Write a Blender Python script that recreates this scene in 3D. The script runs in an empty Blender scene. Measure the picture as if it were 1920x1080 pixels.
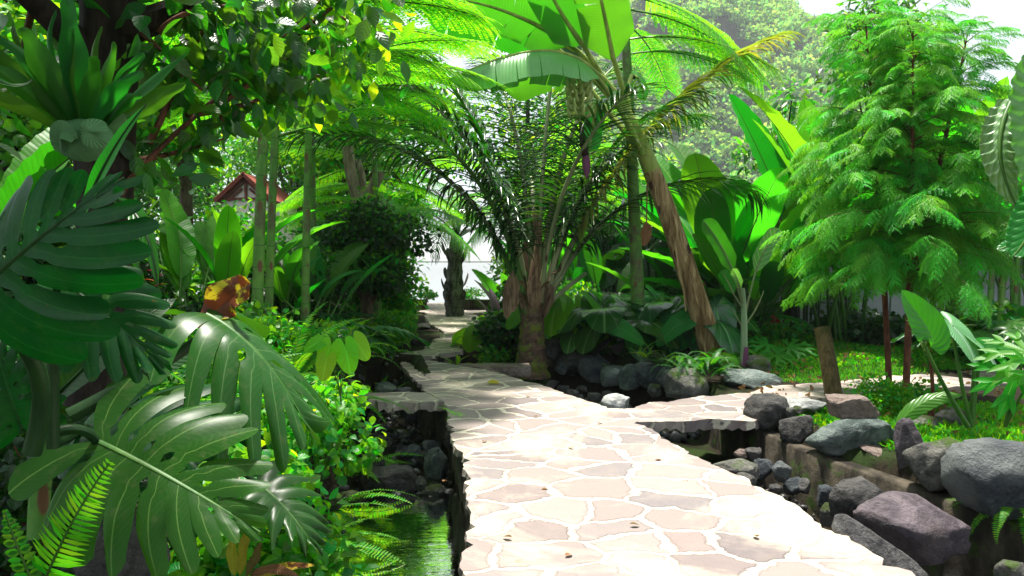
import bpy, bmesh, math, random
import numpy as np
from mathutils import Vector, Matrix, Euler, noise
random.seed(5)
rng = np.random.default_rng(7)
SC = bpy.context.scene
COL = SC.collection
R = math.radians
PI = math.pi
# ------------------------------------------------------------------ camera model (metres, +Y into the scene)
F = 1400.0
PIT = math.atan(55 / F)
EYE = np.array([0.0, 0.0, 1.45])
_fw = np.array([0, math.cos(PIT), -math.sin(PIT)])
_up = np.array([0, math.sin(PIT), math.cos(PIT)])
def ray(px, py):
    return np.array([1.0, 0, 0]) * (px - 960) / F + _fw + _up * (540 - py) / F
def P(px, py, Y):
    d = ray(px, py); return EYE + d * (Y / d[1])
def G(px, py, z=0.0):
    d = ray(px, py); return EYE + d * ((z - EYE[2]) / d[2])
def nrm(a):
    a = np.asarray(a, float)
    return a / (np.linalg.norm(a, axis=-1, keepdims=True) + 1e-12)
def sstep(a, b, x):
    t = np.clip((np.asarray(x, float) - a) / (b - a), 0, 1); return t * t * (3 - 2 * t)
# ------------------------------------------------------------------ mesh collector
class MB:
    def __init__(s):
        s.V = []; s.Q = []; s.UV = []; s.R = []; s.MI = []; s.n = 0
    def add(s, V, Q, UV=None, rnd=0.5, mi=0):
        V = np.asarray(V, float).reshape(-1, 3); k = len(V)
        s.V.append(V)
        for q in (Q if isinstance(Q, list) else [Q]):
            q = np.asarray(q, int)
            if len(q) == 0: continue
            s.Q.append(q + s.n); s.MI.append(np.full(len(q), mi))
        s.UV.append(np.zeros((k, 2)) if UV is None else np.asarray(UV, float).reshape(-1, 2))
        s.R.append(np.broadcast_to(np.asarray(rnd, float), (k,)).copy())
        s.n += k
    def mesh(s, name, mats, origin=(0, 0, 0), smooth=True):
        V = np.concatenate(s.V) - np.asarray(origin, float)
        me = bpy.data.meshes.new(name)
        me.vertices.add(len(V)); me.vertices.foreach_set('co', V.ravel())
        lp = np.concatenate([f.ravel() for f in s.Q])
        tot = np.concatenate([np.full(len(f), f.shape[1]) for f in s.Q])
        me.loops.add(len(lp)); me.loops.foreach_set('vertex_index', lp)
        me.polygons.add(len(tot)); me.polygons.foreach_set('loop_start', np.cumsum(tot) - tot)
        for m in (mats if isinstance(mats, (list, tuple)) else [mats]): me.materials.append(m)
        me.polygons.foreach_set('material_index', np.concatenate(s.MI))
        me.polygons.foreach_set('use_smooth', np.full(len(tot), smooth))
        uv = me.uv_layers.new(name='UVMap'); uv.data.foreach_set('uv', np.concatenate(s.UV)[lp].ravel())
        at = me.attributes.new('rnd', 'FLOAT', 'POINT'); at.data.foreach_set('value', np.concatenate(s.R))
        me.update(calc_edges=True)
        return me
    def obj(s, name, mats, parent=None, origin=None, smooth=True):
        if origin is None:
            origin = tuple(parent.location) if parent is not None else (0, 0, 0)
        o = bpy.data.objects.new(name, s.mesh(name, mats, origin, smooth)); COL.objects.link(o)
        if parent is not None: o.parent = parent
        else: o.location = origin
        return o
def tag(o, label=None, cat=None, group=None, kind=None):
    if label: o['label'] = label
    if cat: o['category'] = cat
    if group: o['group'] = group
    if kind: o['kind'] = kind
    return o
def thing(name, label, cat, loc=(0, 0, 0), rz=0, group=None):
    o = bpy.data.objects.new(name, None); COL.objects.link(o)
    o.empty_display_size = .1
    o.location = tuple(loc); o.rotation_euler = (0, 0, rz)
    return tag(o, label, cat, group)
def child(name, me, parent, loc=(0, 0, 0), rot=(0, 0, 0), sc=1.0):
    o = bpy.data.objects.new(name, me); COL.objects.link(o); o.parent = parent
    o.location = tuple(loc); o.rotation_euler = rot
    o.scale = (sc, sc, sc) if np.isscalar(sc) else sc
    return o
def struct(name, mb, mats, smooth=True):
    return tag(mb.obj(name, mats, smooth=smooth), kind='structure')
# ------------------------------------------------------------------ shapes
def gridq(nu, nv):
    i = np.arange(nv)[:, None] * (nu + 1) + np.arange(nu)[None]
    i = i.ravel(); return np.stack([i, i + 1, i + nu + 2, i + nu + 1], 1)
def bez(pts, n=24):
    pts = np.asarray(pts, float); t = np.linspace(0, 1, n)[:, None]
    k = len(pts) - 1
    return sum(math.comb(k, i) * (1 - t) ** (k - i) * t ** i * pts[i] for i in range(k + 1))
def poly_interp(pts, n):
    pts = np.asarray(pts, float)
    d = np.r_[0, np.cumsum(np.linalg.norm(np.diff(pts, axis=0), axis=1))]
    t = np.linspace(0, d[-1], n)
    return np.stack([np.interp(t, d, pts[:, k]) for k in range(pts.shape[1])], 1)
def arc(L, a0, a1, n=24, pw=1.0):
    """curve in the Y-Z plane; angles from vertical in degrees, start to tip"""
    t = (np.arange(n - 1) + .5) / (n - 1)
    a = np.radians(a0 + (a1 - a0) * t ** pw); s = L / (n - 1)
    y = np.r_[0, np.cumsum(np.sin(a)) * s]; z = np.r_[0, np.cumsum(np.cos(a)) * s]
    return np.stack([0 * y, y, z], 1)
def frames(C, hint):
    T = nrm(np.gradient(C, axis=0)); S = np.cross(T, np.broadcast_to(hint, T.shape))
    bad = np.linalg.norm(S, axis=1) < 1e-4
    S[bad] = np.cross(T[bad], [1.0, .3, .2])
    S = nrm(S); N = np.cross(S, T); return T, S, N
def tube(m, C, r, ns=8, mi=0, hint=(0.13, 0.2, 1), rnd=.5, cap=False, flat=1.0, uvs=1.0):
    C = np.asarray(C, float); n = len(C)
    r = np.interp(np.linspace(0, 1, n), np.linspace(0, 1, len(np.atleast_1d(r))), np.atleast_1d(r))
    T, S, N = frames(C, np.asarray(hint, float))
    a = np.linspace(0, 2 * PI, ns + 1)
    V = C[:, None] + r[:, None, None] * (np.cos(a)[None, :, None] * S[:, None] + flat * np.sin(a)[None, :, None] * N[:, None])
    ln = np.r_[0, np.cumsum(np.linalg.norm(np.diff(C, axis=0), axis=1))]
    UV = np.stack(np.broadcast_arrays(a[None] / (2 * PI), (ln * uvs)[:, None]), -1)
    m.add(V, gridq(ns, n - 1), UV, rnd, mi)
    if cap:
        for k, fl in ((0, 1), (n - 1, 0)):
            ring = V[k, :ns]; m.add(np.vstack([ring, ring.mean(0)]), np.stack([np.arange(ns), (np.arange(ns) + 1) % ns, np.full(ns, ns)], 1), None, rnd, mi)
def leaf_t(nv=4, nu=2, wide=.45, fold=.25, tip=1.0, base=.0, pw=1.0):
    """flat template: x in -1..1 (times outline), y 0..1"""
    v = np.linspace(0, 1, nv + 1); u = np.linspace(-1, 1, nu + 1)
    pk = wide
    sa, ca = np.clip(np.sin(v / pk * PI / 2), 0, 1), np.clip(np.cos((v - pk) / (1 - pk) * PI / 2), 0, 1)
    w = np.where(v < pk, sa ** .8 * (1 - base) + base, ca ** tip)
    # / pk * PI / 2) ** .8 * (1 - base) + base, np.cos((v - pk) / (1 - pk) * PI / 2) ** tip)
    X = u[None] * w[:, None]; Y = np.broadcast_to(v[:, None], X.shape); Z = np.abs(u)[None] * w[:, None] * fold
    UV = np.stack(np.broadcast_arrays(u[None] * .5 + .5, v[:, None]), -1)
    return X.ravel(), Y.ravel(), Z.ravel(), gridq(nu, nv), UV.reshape(-1, 2)
def diamond():
    return (np.array([0, -1, 0, 1.]), np.array([0, .5, 1, .5]), np.array([0, 0.15, 0, .15]), np.array([[0, 3, 2, 1]]),
            np.array([[.5, 0], [0, .5], [.5, 1], [1, .5]]))
T_OVAL = leaf_t(4, 2); T_OVAL_S = leaf_t(3, 2); T_STRIP = leaf_t(5, 2, .3, .5, .8, .35); T_LANCE = leaf_t(4, 2, .35, .3, 1.2)
T_DIA = diamond(); T_FERN = leaf_t(2, 2, .2, .1, .7, .7); T_GRASS = leaf_t(3, 1, .2, 0, .8, .6); T_BIG = leaf_t(8, 4, .38, .22, .9)
def scatter(m, T, O, D, N, L, W, bend=0.0, rnd=None, mi=0):
    X, Y, Z, Q, UV = T
    O = np.asarray(O, float).reshape(-1, 3); n = len(O)
    D = nrm(np.broadcast_to(D, O.shape)); N = np.broadcast_to(N, O.shape)
    N = nrm(N - (N * D).sum(1, keepdims=True) * D); S = np.cross(D, N)
    f = lambda a: np.broadcast_to(np.asarray(a, float), (n,))[:, None]
    L, W, b = f(L), f(W), f(bend)
    th = b * Y[None]; bb = np.where(np.abs(b) < 1e-3, 1e-3, b)
    al = L * np.where(np.abs(b) < 1e-3, Y[None], np.sin(th) / bb)
    dn = L * np.where(np.abs(b) < 1e-3, 0, (1 - np.cos(th)) / bb)
    V = O[:, None] + D[:, None] * (al[..., None] + (np.sin(th) * Z[None] * W)[..., None]) + N[:, None] * ((np.cos(th) * Z[None] * W - dn)[..., None]) + S[:, None] * ((X[None] * W)[..., None])
    k = len(X)
    if rnd is None: rnd = rng.random(n)
    QQ = (Q[None] + (np.arange(n) * k)[:, None, None]).reshape(-1, Q.shape[1])
    m.add(V, QQ, np.broadcast_to(UV[None], (n, k, 2)), np.repeat(np.broadcast_to(rnd, (n,)), k), mi)
def place(m, Vt, Q, UVt, A, O, rnd=None, mi=0):
    """n affine copies (A: n,3,3 columns = axes) of a template into one mesh"""
    n = len(O); V = np.einsum('nij,kj->nki', A, Vt) + O[:, None]; k = len(Vt)
    if rnd is None: rnd = rng.random(n)
    QQ = (Q[None] + (np.arange(n) * k)[:, None, None]).reshape(-1, Q.shape[1])
    m.add(V, QQ, np.broadcast_to(UVt[None], (n, k, 2)), np.repeat(rnd, k), mi)
def blade(m, C, hint, w, fold=.2, sag=.0, nu=6, wave=0.0, wf=9, tears=(), tearw=.02, mi=0, rnd=.5, vscale=1.0, seed=0, prof=None, flop=None):
    """leaf blade along curve C. w half width; prof(v)->0..1; tears = v positions where the blade is split to the rib"""
    C = np.asarray(C, float); n = len(C); v = np.linspace(0, 1, n)
    if prof is None: prof = lambda v: np.clip(np.sin(np.clip(v, 0, 1) ** .8 * PI), 0, 1) ** .6
    rg = np.random.default_rng(seed)
    for side in (1, -1):
        cuts = sorted([t for t in tears if rg.random() < .75]) if len(tears) else []
        segs = list(zip([0] + cuts, cuts + [1]))
        for (v0, v1) in segs:
            k = max(3, int(n * (v1 - v0)) + 1)
            vv = np.linspace(v0, v1, k); Cs = np.stack([np.interp(vv, v, C[:, j]) for j in range(3)], 1)
            T, S, N = frames(np.stack([np.interp(np.linspace(0, 1, n), v, C[:, j]) for j in range(3)], 1), np.asarray(hint, float))
            S = nrm(np.stack([np.interp(vv, v, S[:, j]) for j in range(3)], 1)); N = nrm(np.stack([np.interp(vv, v, N[:, j]) for j in range(3)], 1)); T = np.cross(N, S)
            u = np.linspace(0, 1, nu + 1)
            hw = w * prof(vv)[:, None] * u[None]
            ph = rg.random() * 6; ex = (rg.random() - .35) * .35 if cuts else 0
            fl = fold + ex
            sg = sag + (abs(ex) if cuts else 0)
            zz = hw * np.sin(fl) - sg * u[None] ** 2 * w * prof(vv)[:, None] + wave * w * u[None] ** 1.5 * np.sin(vv * wf * 2 * PI + ph + side)[:, None] * prof(vv)[:, None]
            V = Cs[:, None] + side * S[:, None] * (hw * np.cos(fl))[..., None] + N[:, None] * zz[..., None] + T[:, None] * (u[None] * .22 * w * prof(vv)[:, None])[..., None]
            if cuts:  # the split ends sag apart
                mid = (vv - (v0 + v1) / 2)[:, None]
                V = V - T[:, None] * (mid * tearw * 6 * u[None] ** 2)[..., None]
            if flop is not None:
                V[..., 2] -= flop * (u[None] ** 1.6) * (w * prof(vv)[:, None])
            UV = np.stack(np.broadcast_arrays(.5 + .5 * side * u[None], vv[:, None] * vscale), -1)
            q = gridq(nu, k - 1)
            m.add(V, q if side < 0 else q[:, ::-1], UV, rnd, mi)
def icos(sub=3):
    bm = bmesh.new(); bmesh.ops.create_icosphere(bm, subdivisions=sub, radius=1)
    V = np.array([v.co[:] for v in bm.verts]); Fc = np.array([[v.index for v in f.verts] for f in bm.faces]); bm.free(); return V, Fc
ICO = {k: icos(k) for k in (1, 2, 3, 4, 5)}
def lump(V, amp, sc, seed):
    o = Vector((seed * 3.17, seed * 1.31, seed * 7.7))
    return np.array([noise.fractal(Vector(p) * sc + o, .9, 2.1, 4) for p in V]) * amp
def rock_mb(seed, ang=.5, sub=4, amp=.22):
    V, Q = ICO[sub]; rg = np.random.default_rng(seed)
    V = np.sign(V) * np.abs(V) ** (.78 - .12 * ang); V = V / np.abs(V).max(1, keepdims=True) ** .25
    V = V * (1 + lump(V, amp * .7, .9, seed))[:, None]
    for _ in range(int(5 + 10 * ang)):
        d = nrm(rg.normal(size=3)); h = .66 + rg.random() * .36
        x = np.clip(V @ d - h, 0, None); V = V - d * (x * (.85 + .15 * ang))[:, None]
    V = V * (1 + lump(V, amp * .26, 3.2, seed + 9) + lump(V, amp * .11, 9, seed + 3))[:, None]
    m = MB(); m.add(V, Q, None, rg.random()); return m
# ------------------------------------------------------------------ materials (all node based)
class NT:
    def __init__(s, name, disp=False):
        s.m = bpy.data.materials.new(name); s.m.use_nodes = True; s.t = s.m.node_tree; s.t.nodes.clear()
        s.out = s.n('ShaderNodeOutputMaterial')
    def n(s, typ, **kw):
        nd = s.t.nodes.new(typ)
        for k, v in kw.items(): setattr(nd, k, v)
        return nd
    def l(s, a, b): s.t.links.new(a, b)
    def val(s, sock, v):
        if hasattr(v, 'is_linked'): s.l(v, sock)
        else: sock.default_value = v
    def math(s, op, a, b=0.0, c=0.0, clamp=False):
        nd = s.n('ShaderNodeMath', operation=op, use_clamp=clamp)
        s.val(nd.inputs[0], a); s.val(nd.inputs[1], b); s.val(nd.inputs[2], c); return nd.outputs[0]
    def mix(s, f, a, b, typ='MIX'):
        nd = s.n('ShaderNodeMix', data_type='RGBA', blend_type=typ)
        s.val(nd.inputs[0], f)
        for i, v in ((6, a), (7, b)):
            if isinstance(v, (tuple, list)): v = (*v[:3], 1)
            s.val(nd.inputs[i], v)
        return nd.outputs[2]
    def noise(s, scale, detail=4, rough=.55, vec=None, dist=0):
        nd = s.n('ShaderNodeTexNoise'); nd.inputs['Scale'].default_value = scale; nd.inputs['Detail'].default_value = detail
        nd.inputs['Roughness'].default_value = rough; nd.inputs['Distortion'].default_value = dist
        if vec is not None: s.l(vec, nd.inputs['Vector'])
        return nd.outputs[0]
    def ramp(s, f, stops, interp='LINEAR'):
        nd = s.n('ShaderNodeValToRGB'); e = nd.color_ramp.elements; nd.color_ramp.interpolation = interp
        while len(e) < len(stops): e.new(.5)
        for x, (p, c) in zip(e, stops): x.position = p; x.color = (*c, 1) if not np.isscalar(c) else (c, c, c, 1)
        s.val(nd.inputs[0], f); return nd.outputs[0]
    def rng(s, v, a, b, c=0.0, d=1.0):
        nd = s.n('ShaderNodeMapRange', interpolation_type='SMOOTHSTEP'); s.val(nd.inputs[0], v)
        for i, x in enumerate((a, b, c, d)): nd.inputs[i + 1].default_value = x
        return nd.outputs[0]
    def pos(s): return s.n('ShaderNodeNewGeometry').outputs['Position']
    def objc(s): return s.n('ShaderNodeTexCoord').outputs['Object']
    def mapv(s, v, sc=(1, 1, 1), loc=(0, 0, 0)):
        nd = s.n('ShaderNodeMapping'); s.l(v, nd.inputs[0]); nd.inputs['Scale'].default_value = sc; nd.inputs['Location'].default_value = loc; return nd.outputs[0]
    def bump(s, h, st=.3, d=.02):
        nd = s.n('ShaderNodeBump'); nd.inputs['Strength'].default_value = st; nd.inputs['Distance'].default_value = d; s.l(h, nd.inputs['Height']); return nd.outputs[0]
    def bsdf(s, col, rough=.6, spec=.4, nor=None, **kw):
        b = s.n('ShaderNodeBsdfPrincipled')
        s.val(b.inputs['Base Color'], (*col, 1) if isinstance(col, tuple) else col); s.val(b.inputs['Roughness'], rough)
        s.val(b.inputs['Specular IOR Level'], spec * .75)
        if nor is not None: s.l(nor, b.inputs['Normal'])
        for k, v in kw.items(): s.val(b.inputs[k], v)
        return b.outputs[0]
    def fin(s, sh): s.l(sh, s.out.inputs[0]); return s.m

def leafmat(name, col, tcol=None, rough=.42, tfac=.35, freq=0.0, slope=0.0, vein=.5, mid=.5, midw=.05, var=.35, bump=.25, spec=.5, blotch=None, veincol=None, hue=.03, fine=0):
    s = NT(name)
    uv = s.n('ShaderNodeUVMap').outputs[0]; sp = s.n('ShaderNodeSeparateXYZ'); s.l(uv, sp.inputs[0])
    ax = s.math('MULTIPLY', s.math('ABSOLUTE', s.math('SUBTRACT', sp.outputs[0], .5)), 2)
    at = s.n('ShaderNodeAttribute', attribute_name='rnd').outputs['Fac']
    oi = s.n('ShaderNodeObjectInfo').outputs['Random']
    rn = s.math('FRACT', s.math('ADD', at, oi))
    rn2 = s.math('FRACT', s.math('MULTIPLY', rn, 7.31))
    if col[1] > col[0] * 1.5 and max(col) < .4:   # tropical greens are very pure
        col = (col[0] * .75, col[1] * 1.12, col[2] * .5)
        if tcol is not None and tcol[1] > tcol[0] * 1.15: tcol = (tcol[0] * .8, min(.9, tcol[1] * 1.15), tcol[2] * .4)
    c = (*col, 1)
    if tcol is None: tcol = (min(1, col[0] * 4.5 + .02), min(1, col[1] * 2.6), col[2] * 1.2)
    vc = veincol or tuple(min(1, x * 2.2 + .03) for x in col)
    m = s.rng(ax, midw, midw * .5)
    mask = s.math('MULTIPLY', m, mid)
    hgt = None
    if freq:
        w = s.math('FRACT', s.math('SUBTRACT', s.math('MULTIPLY', sp.outputs[1], freq), s.math('MULTIPLY', ax, slope)))
        tri = s.math('MULTIPLY', s.math('ABSOLUTE', s.math('SUBTRACT', w, .5)), 2)
        ln = s.rng(tri, .2 if freq > 1.5 else .075, .0)
        mask = s.math('MAXIMUM', mask, s.math('MULTIPLY', ln, vein))
        hgt = s.math('ADD', s.math('MULTIPLY', tri, tri), 0)
    nz = s.noise(9, 3, .6, s.objc())
    col1 = s.mix(mask, c, vc)
    if fine:   # faint cross veins, dust and insect specks
        f2 = s.math('FRACT', s.math('ADD', s.math('MULTIPLY', sp.outputs[0], fine), s.math('MULTIPLY', s.math('ABSOLUTE', s.math('SUBTRACT', s.math('FRACT', sp.outputs[1]), .5)), 5.0)))
        ln2 = s.rng(s.math('ABSOLUTE', s.math('SUBTRACT', f2, .5)), .12, .0)
        col1 = s.mix(s.math('MULTIPLY', ln2, .13), col1, vc)
        n5 = s.noise(26, 5, .7, s.objc()); col1 = s.mix(s.rng(n5, .5, .75, 0, .35), col1, (.10, .12, .05)); col1 = s.mix(s.rng(s.noise(60, 2, .5, s.objc()), .72, .76, 0, .8), col1, (.09, .05, .015))
    hs = s.n('ShaderNodeHueSaturation'); s.l(col1, hs.inputs['Color'])
    s.l(s.math('MULTIPLY_ADD', rn2, hue * 2, .5 - hue), hs.inputs['Hue'])
    s.l(s.math('ADD', s.math('MULTIPLY_ADD', rn, 2 * var, 1 - var - .2), s.math('MULTIPLY', nz, .4)), hs.inputs['Value'])
    cc = hs.outputs[0]
    ht = s.n('ShaderNodeHueSaturation'); s.l(s.mix(s.math('MULTIPLY', mask, .35), (*tcol, 1), vc), ht.inputs['Color'])
    s.l(s.math('MULTIPLY_ADD', rn2, hue * 2, .5 - hue), ht.inputs['Hue']); s.l(s.math('MULTIPLY_ADD', rn, var, 1 - var / 2), ht.inputs['Value'])
    tc = ht.outputs[0]
    if blotch:
        bn = s.noise(blotch[1], 5, .65, s.objc(), .6); bm_ = s.rng(bn, blotch[2], blotch[2] + .05)
        cc = s.mix(bm_, cc, blotch[0]); tc = s.mix(bm_, tc, blotch[0])
    nor = s.bump(s.math('ADD', hgt, s.math('MULTIPLY', nz, .3)) if hgt is not None else nz, bump, .01)
    b = s.bsdf(cc, rough, spec, nor)
    if tfac > 0:
        t = s.n('ShaderNodeBsdfTranslucent'); s.l(tc, t.inputs[0]); s.l(nor, t.inputs[1])
        mx = s.n('ShaderNodeMixShader'); mx.inputs[0].default_value = tfac; s.l(b, mx.inputs[1]); s.l(t.outputs[0], mx.inputs[2]); b = mx.outputs[0]
    return s.fin(b)

def barkmat(name, c1, c2, ring=0.0, rough=.8, sc=14, stretch=.25, moss=None, mossz=None, bump=.6, spots=None):
    s = NT(name); uv = s.n('ShaderNodeUVMap').outputs[0]; oc = s.objc()
    v = s.mapv(oc, (1, 1, stretch)); n1 = s.noise(sc, 6, .65, v, .5); n2 = s.noise(3, 3, .5, oc)
    col = s.mix(s.rng(n1, .35, .65), c1, c2)
    h = n1
    if ring:
        sp = s.n('ShaderNodeSeparateXYZ'); s.l(uv, sp.inputs[0])
        w = s.math('FRACT', s.math('ADD', s.math('MULTIPLY', sp.outputs[1], ring), s.math('MULTIPLY', n2, .6)))
        ln = s.rng(w, .1, .0); col = s.mix(s.math('MULTIPLY', ln, .75), col, tuple(x * .35 for x in c1)); h = s.math('SUBTRACT', h, ln)
    if spots:
        vn = s.n('ShaderNodeTexVoronoi'); vn.inputs['Scale'].default_value = spots[1]; s.l(s.mapv(oc, (1, 1, .45)), vn.inputs[0])
        col = s.mix(s.rng(vn.outputs[0], spots[2] + .06, spots[2]), col, spots[0])
    if moss:
        col = s.mix(s.rng(s.noise(5, 5, .6, oc), .48, .62), col, moss)
    return s.fin(s.bsdf(col, rough, .3, s.bump(h, bump, .02)))

def rockmat(name, c1, c2, moss=None, light=None, sc=4.0, rough=.75):
    s = NT(name); oc = s.objc(); oi = s.n('ShaderNodeObjectInfo').outputs['Random']
    cmb = s.n('ShaderNodeVectorMath', operation='ADD'); s.l(oc, cmb.inputs[0]); xx = s.n('ShaderNodeCombineXYZ'); s.l(s.math('MULTIPLY', oi, 37), xx.inputs[0]); s.l(xx.outputs[0], cmb.inputs[1]); v = cmb.outputs[0]
    n1 = s.noise(sc, 8, .65, v, .8); n2 = s.noise(sc * 6, 6, .7, v); n3 = s.noise(1.3, 3, .5, v)
    col = s.mix(s.rng(n1, .38, .62), c1, c2)
    col = s.mix(s.rng(n2, .5, .7, 0, .8), col, tuple(x * .4 for x in c1))
    col = s.mix(s.rng(n2, .45, .3, 0, .45), col, tuple(min(1, x * 1.7) for x in c2))
    if light: col = s.mix(s.rng(n3, .5, .62, 0, .8), col, light)
    if moss:
        nz = s.n('ShaderNodeSeparateXYZ'); s.l(s.n('ShaderNodeNewGeometry').outputs['Normal'], nz.inputs[0])
        col = s.mix(s.rng(s.math('ADD', s.noise(3.5, 5, .65, v), s.math('MULTIPLY', nz.outputs[2], .12)), .55, .66), col, moss)
    h = s.math('ADD', s.math('MULTIPLY', n1, .6), s.math('MULTIPLY', n2, .4))
    return s.fin(s.bsdf(col, rough, .4, s.bump(h, 1.0, .13)))

def mat_path():
    s = NT('flagstone paving'); p = s.pos()
    nv = s.n('ShaderNodeTexNoise'); nv.inputs['Scale'].default_value = 3.0; nv.inputs['Detail'].default_value = 5; nv.inputs['Roughness'].default_value = .6; s.l(p, nv.inputs[0])
    sb = s.n('ShaderNodeVectorMath', operation='SUBTRACT'); s.l(nv.outputs[1], sb.inputs[0]); sb.inputs[1].default_value = (.5, .5, .5)
    sc = s.n('ShaderNodeVectorMath', operation='SCALE'); s.l(sb.outputs[0], sc.inputs[0]); sc.inputs['Scale'].default_value = .26
    ad = s.n('ShaderNodeVectorMath', operation='ADD'); s.l(p, ad.inputs[0]); s.l(sc.outputs[0], ad.inputs[1])
    mp = s.mapv(ad.outputs[0], (2.5, 3.1, 0))
    def vor(feat):
        v = s.n('ShaderNodeTexVoronoi', voronoi_dimensions='2D', feature=feat); v.inputs['Scale'].default_value = 1.0; v.inputs['Randomness'].default_value = .95; s.l(mp, v.inputs[0]); return v
    de = vor('DISTANCE_TO_EDGE').outputs['Distance']; cell = vor('F1').outputs['Color']
    n1 = s.noise(7, 6, .65, p); n2 = s.noise(45, 5, .7, p); n3 = s.noise(1.1, 4, .6, p)
    thr = s.math('MULTIPLY_ADD', n3, .20, -.048)
    d2 = s.math('SUBTRACT', de, thr)
    stone = s.rng(s.math('ADD', d2, s.math('MULTIPLY', s.math('SUBTRACT', n2, .5), .06)), -.02, .02)
    cs = s.n('ShaderNodeSeparateColor'); s.l(cell, cs.inputs[0])
    sc_ = s.ramp(cs.outputs[0], [(0, (.14, .122, .125)), (.3, (.265, .21, .193)), (.5, (.17, .155, .158)), (.75, (.32, .26, .235)), (1, (.205, .178, .175))])
    sc_ = s.mix(s.rng(n1, .35, .7, 0, .45), sc_, (.25, .21, .19))
    sc_ = s.mix(s.rng(n2, .55, .8, 0, .5), sc_, (.11, .095, .09))
    mort = s.mix(s.rng(n1, .3, .7), (.60, .55, .45), (.42, .38, .30))
    mort = s.mix(s.rng(s.noise(14, 5, .7, p), .62, .74, 0, .7), mort, (.24, .21, .13))
    col = s.mix(stone, mort, sc_)
    glare_wash = s.math('MULTIPLY', s.rng(s.noise(.8, 6, .7, p, .6), .48, .66), .6)  # pale wash in noise patches, painted in for overexposed sunlit paving
    col = s.mix(glare_wash, col, (.56, .50, .39))
    dirt = s.rng(s.noise(2.3, 7, .75, p, .9), .60, .72, 0, .7)
    col = s.mix(dirt, col, (.20, .17, .10))
    h = s.math('ADD', s.math('MULTIPLY', s.rng(d2, -.03, .05), 1.0), s.math('ADD', s.math('MULTIPLY', n1, .7), s.math('MULTIPLY', n2, .25)))
    return s.fin(s.bsdf(col, .85, .2, s.bump(h, .75, .025)))

def mat_wall(name='mossy concrete', c1=(.16, .14, .11), c2=(.3, .27, .21), moss=(.03, .06, .008), mossv=.55):
    s = NT(name); p = s.pos()
    n1 = s.noise(6, 7, .7, p); n2 = s.noise(2.2, 5, .6, s.mapv(p, (1.5, 1.5, .35)), .8)
    col = s.mix(s.rng(n1, .35, .65), c1, c2); col = s.mix(s.rng(n2, .45, .62, 0, .85), col, tuple(x * .22 for x in c1))
    col = s.mix(s.rng(s.noise(3.1, 6, .65, p), mossv, mossv + .1), col, moss)
    return s.fin(s.bsdf(col, .85, .25, s.bump(n1, .7, .03)))

def mat_soil():
    s = NT('damp soil'); p = s.pos(); n1 = s.noise(9, 8, .7, p); n2 = s.noise(1.3, 4, .6, p)
    col = s.mix(n1, (.007, .006, .004), (.03, .022, .014)); col = s.mix(s.rng(n2, .5, .62, 0, .7), col, (.02, .045, .008))
    return s.fin(s.bsdf(col, .95, .15, s.bump(n1, .9, .05)))

def mat_water(name, tint, wave=.06, scl=9.0, rough=.02):
    s = NT(name); p = s.pos(); n1 = s.noise(scl, 3, .55, s.mapv(p, (.7, 2.4, 1)), .6)
    nor = s.bump(n1, wave, .1)
    fr = s.n('ShaderNodeFresnel'); fr.inputs[0].default_value = 1.24; s.l(nor, fr.inputs[1])
    gl = s.n('ShaderNodeBsdfGlossy'); gl.inputs['Roughness'].default_value = rough; s.l(nor, gl.inputs['Normal'])
    tr = s.n('ShaderNodeBsdfTransparent'); tr.inputs[0].default_value = (*tint, 1)
    mx = s.n('ShaderNodeMixShader'); s.l(s.math('MULTIPLY', fr.outputs[0], 1.0), mx.inputs[0]); s.l(tr.outputs[0], mx.inputs[1]); s.l(gl.outputs[0], mx.inputs[2])
    return s.fin(mx.outputs[0])

def plain(name, col, rough=.6, spec=.3, nsc=20, var=.3):
    s = NT(name); n1 = s.noise(nsc, 5, .6, s.objc())
    return s.fin(s.bsdf(s.mix(n1, tuple(x * (1 - var) for x in col), tuple(min(1, x * (1 + var)) for x in col)), rough, spec, s.bump(n1, .3, .01)))

K = {}
K['path'] = mat_path(); K['soil'] = mat_soil()
K['wall'] = mat_wall('mossy concrete', (.03, .025, .018), (.085, .07, .05), (.03, .065, .006), .52); K['pathwall'] = mat_wall('path side stone', (.05, .045, .037), (.15, .13, .10), (.06, .09, .015), .6)
K['palewall'] = mat_wall('pale bank concrete', (.34, .30, .22), (.55, .5, .4), (.05, .09, .02), .62)
K['water'] = mat_water('stream water', (.22, .25, .15), .022, 8.0)
K['brownwater'] = mat_water('brown stream water', (.55, .42, .26), .08, 6.0)
# leaves:            base colour           transmitted light
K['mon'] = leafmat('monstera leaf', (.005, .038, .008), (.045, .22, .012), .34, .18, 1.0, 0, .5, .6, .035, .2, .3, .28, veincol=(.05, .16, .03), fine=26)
K['mon_lit'] = leafmat('glossy blue green leaf', (.009, .055, .016), (.07, .27, .02), .33, .18, 1.0, 0, .5, .6, .035, .2, .3, .3, veincol=(.10, .22, .07), fine=26)  # brighter monstera copy, sunlight put into the leaf colour
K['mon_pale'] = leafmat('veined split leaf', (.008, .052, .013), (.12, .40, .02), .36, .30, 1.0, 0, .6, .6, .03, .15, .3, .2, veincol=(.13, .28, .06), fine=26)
K['mon_yel'] = leafmat('yellowing leaf', (.30, .33, .015), (.7, .6, .02), .45, .4, 1.0, 0, .6, .5, .04, .1, .2, .4, blotch=((.12, .03, .008, 1), 5.0, .46), veincol=(.15, .3, .03))
K['banana'] = leafmat('banana leaf', (.035, .15, .012), (.05, .40, .02), .38, .42, 46, 1.2, .35, .9, .06, .15, .12, .45, veincol=(.30, .42, .06))
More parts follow.
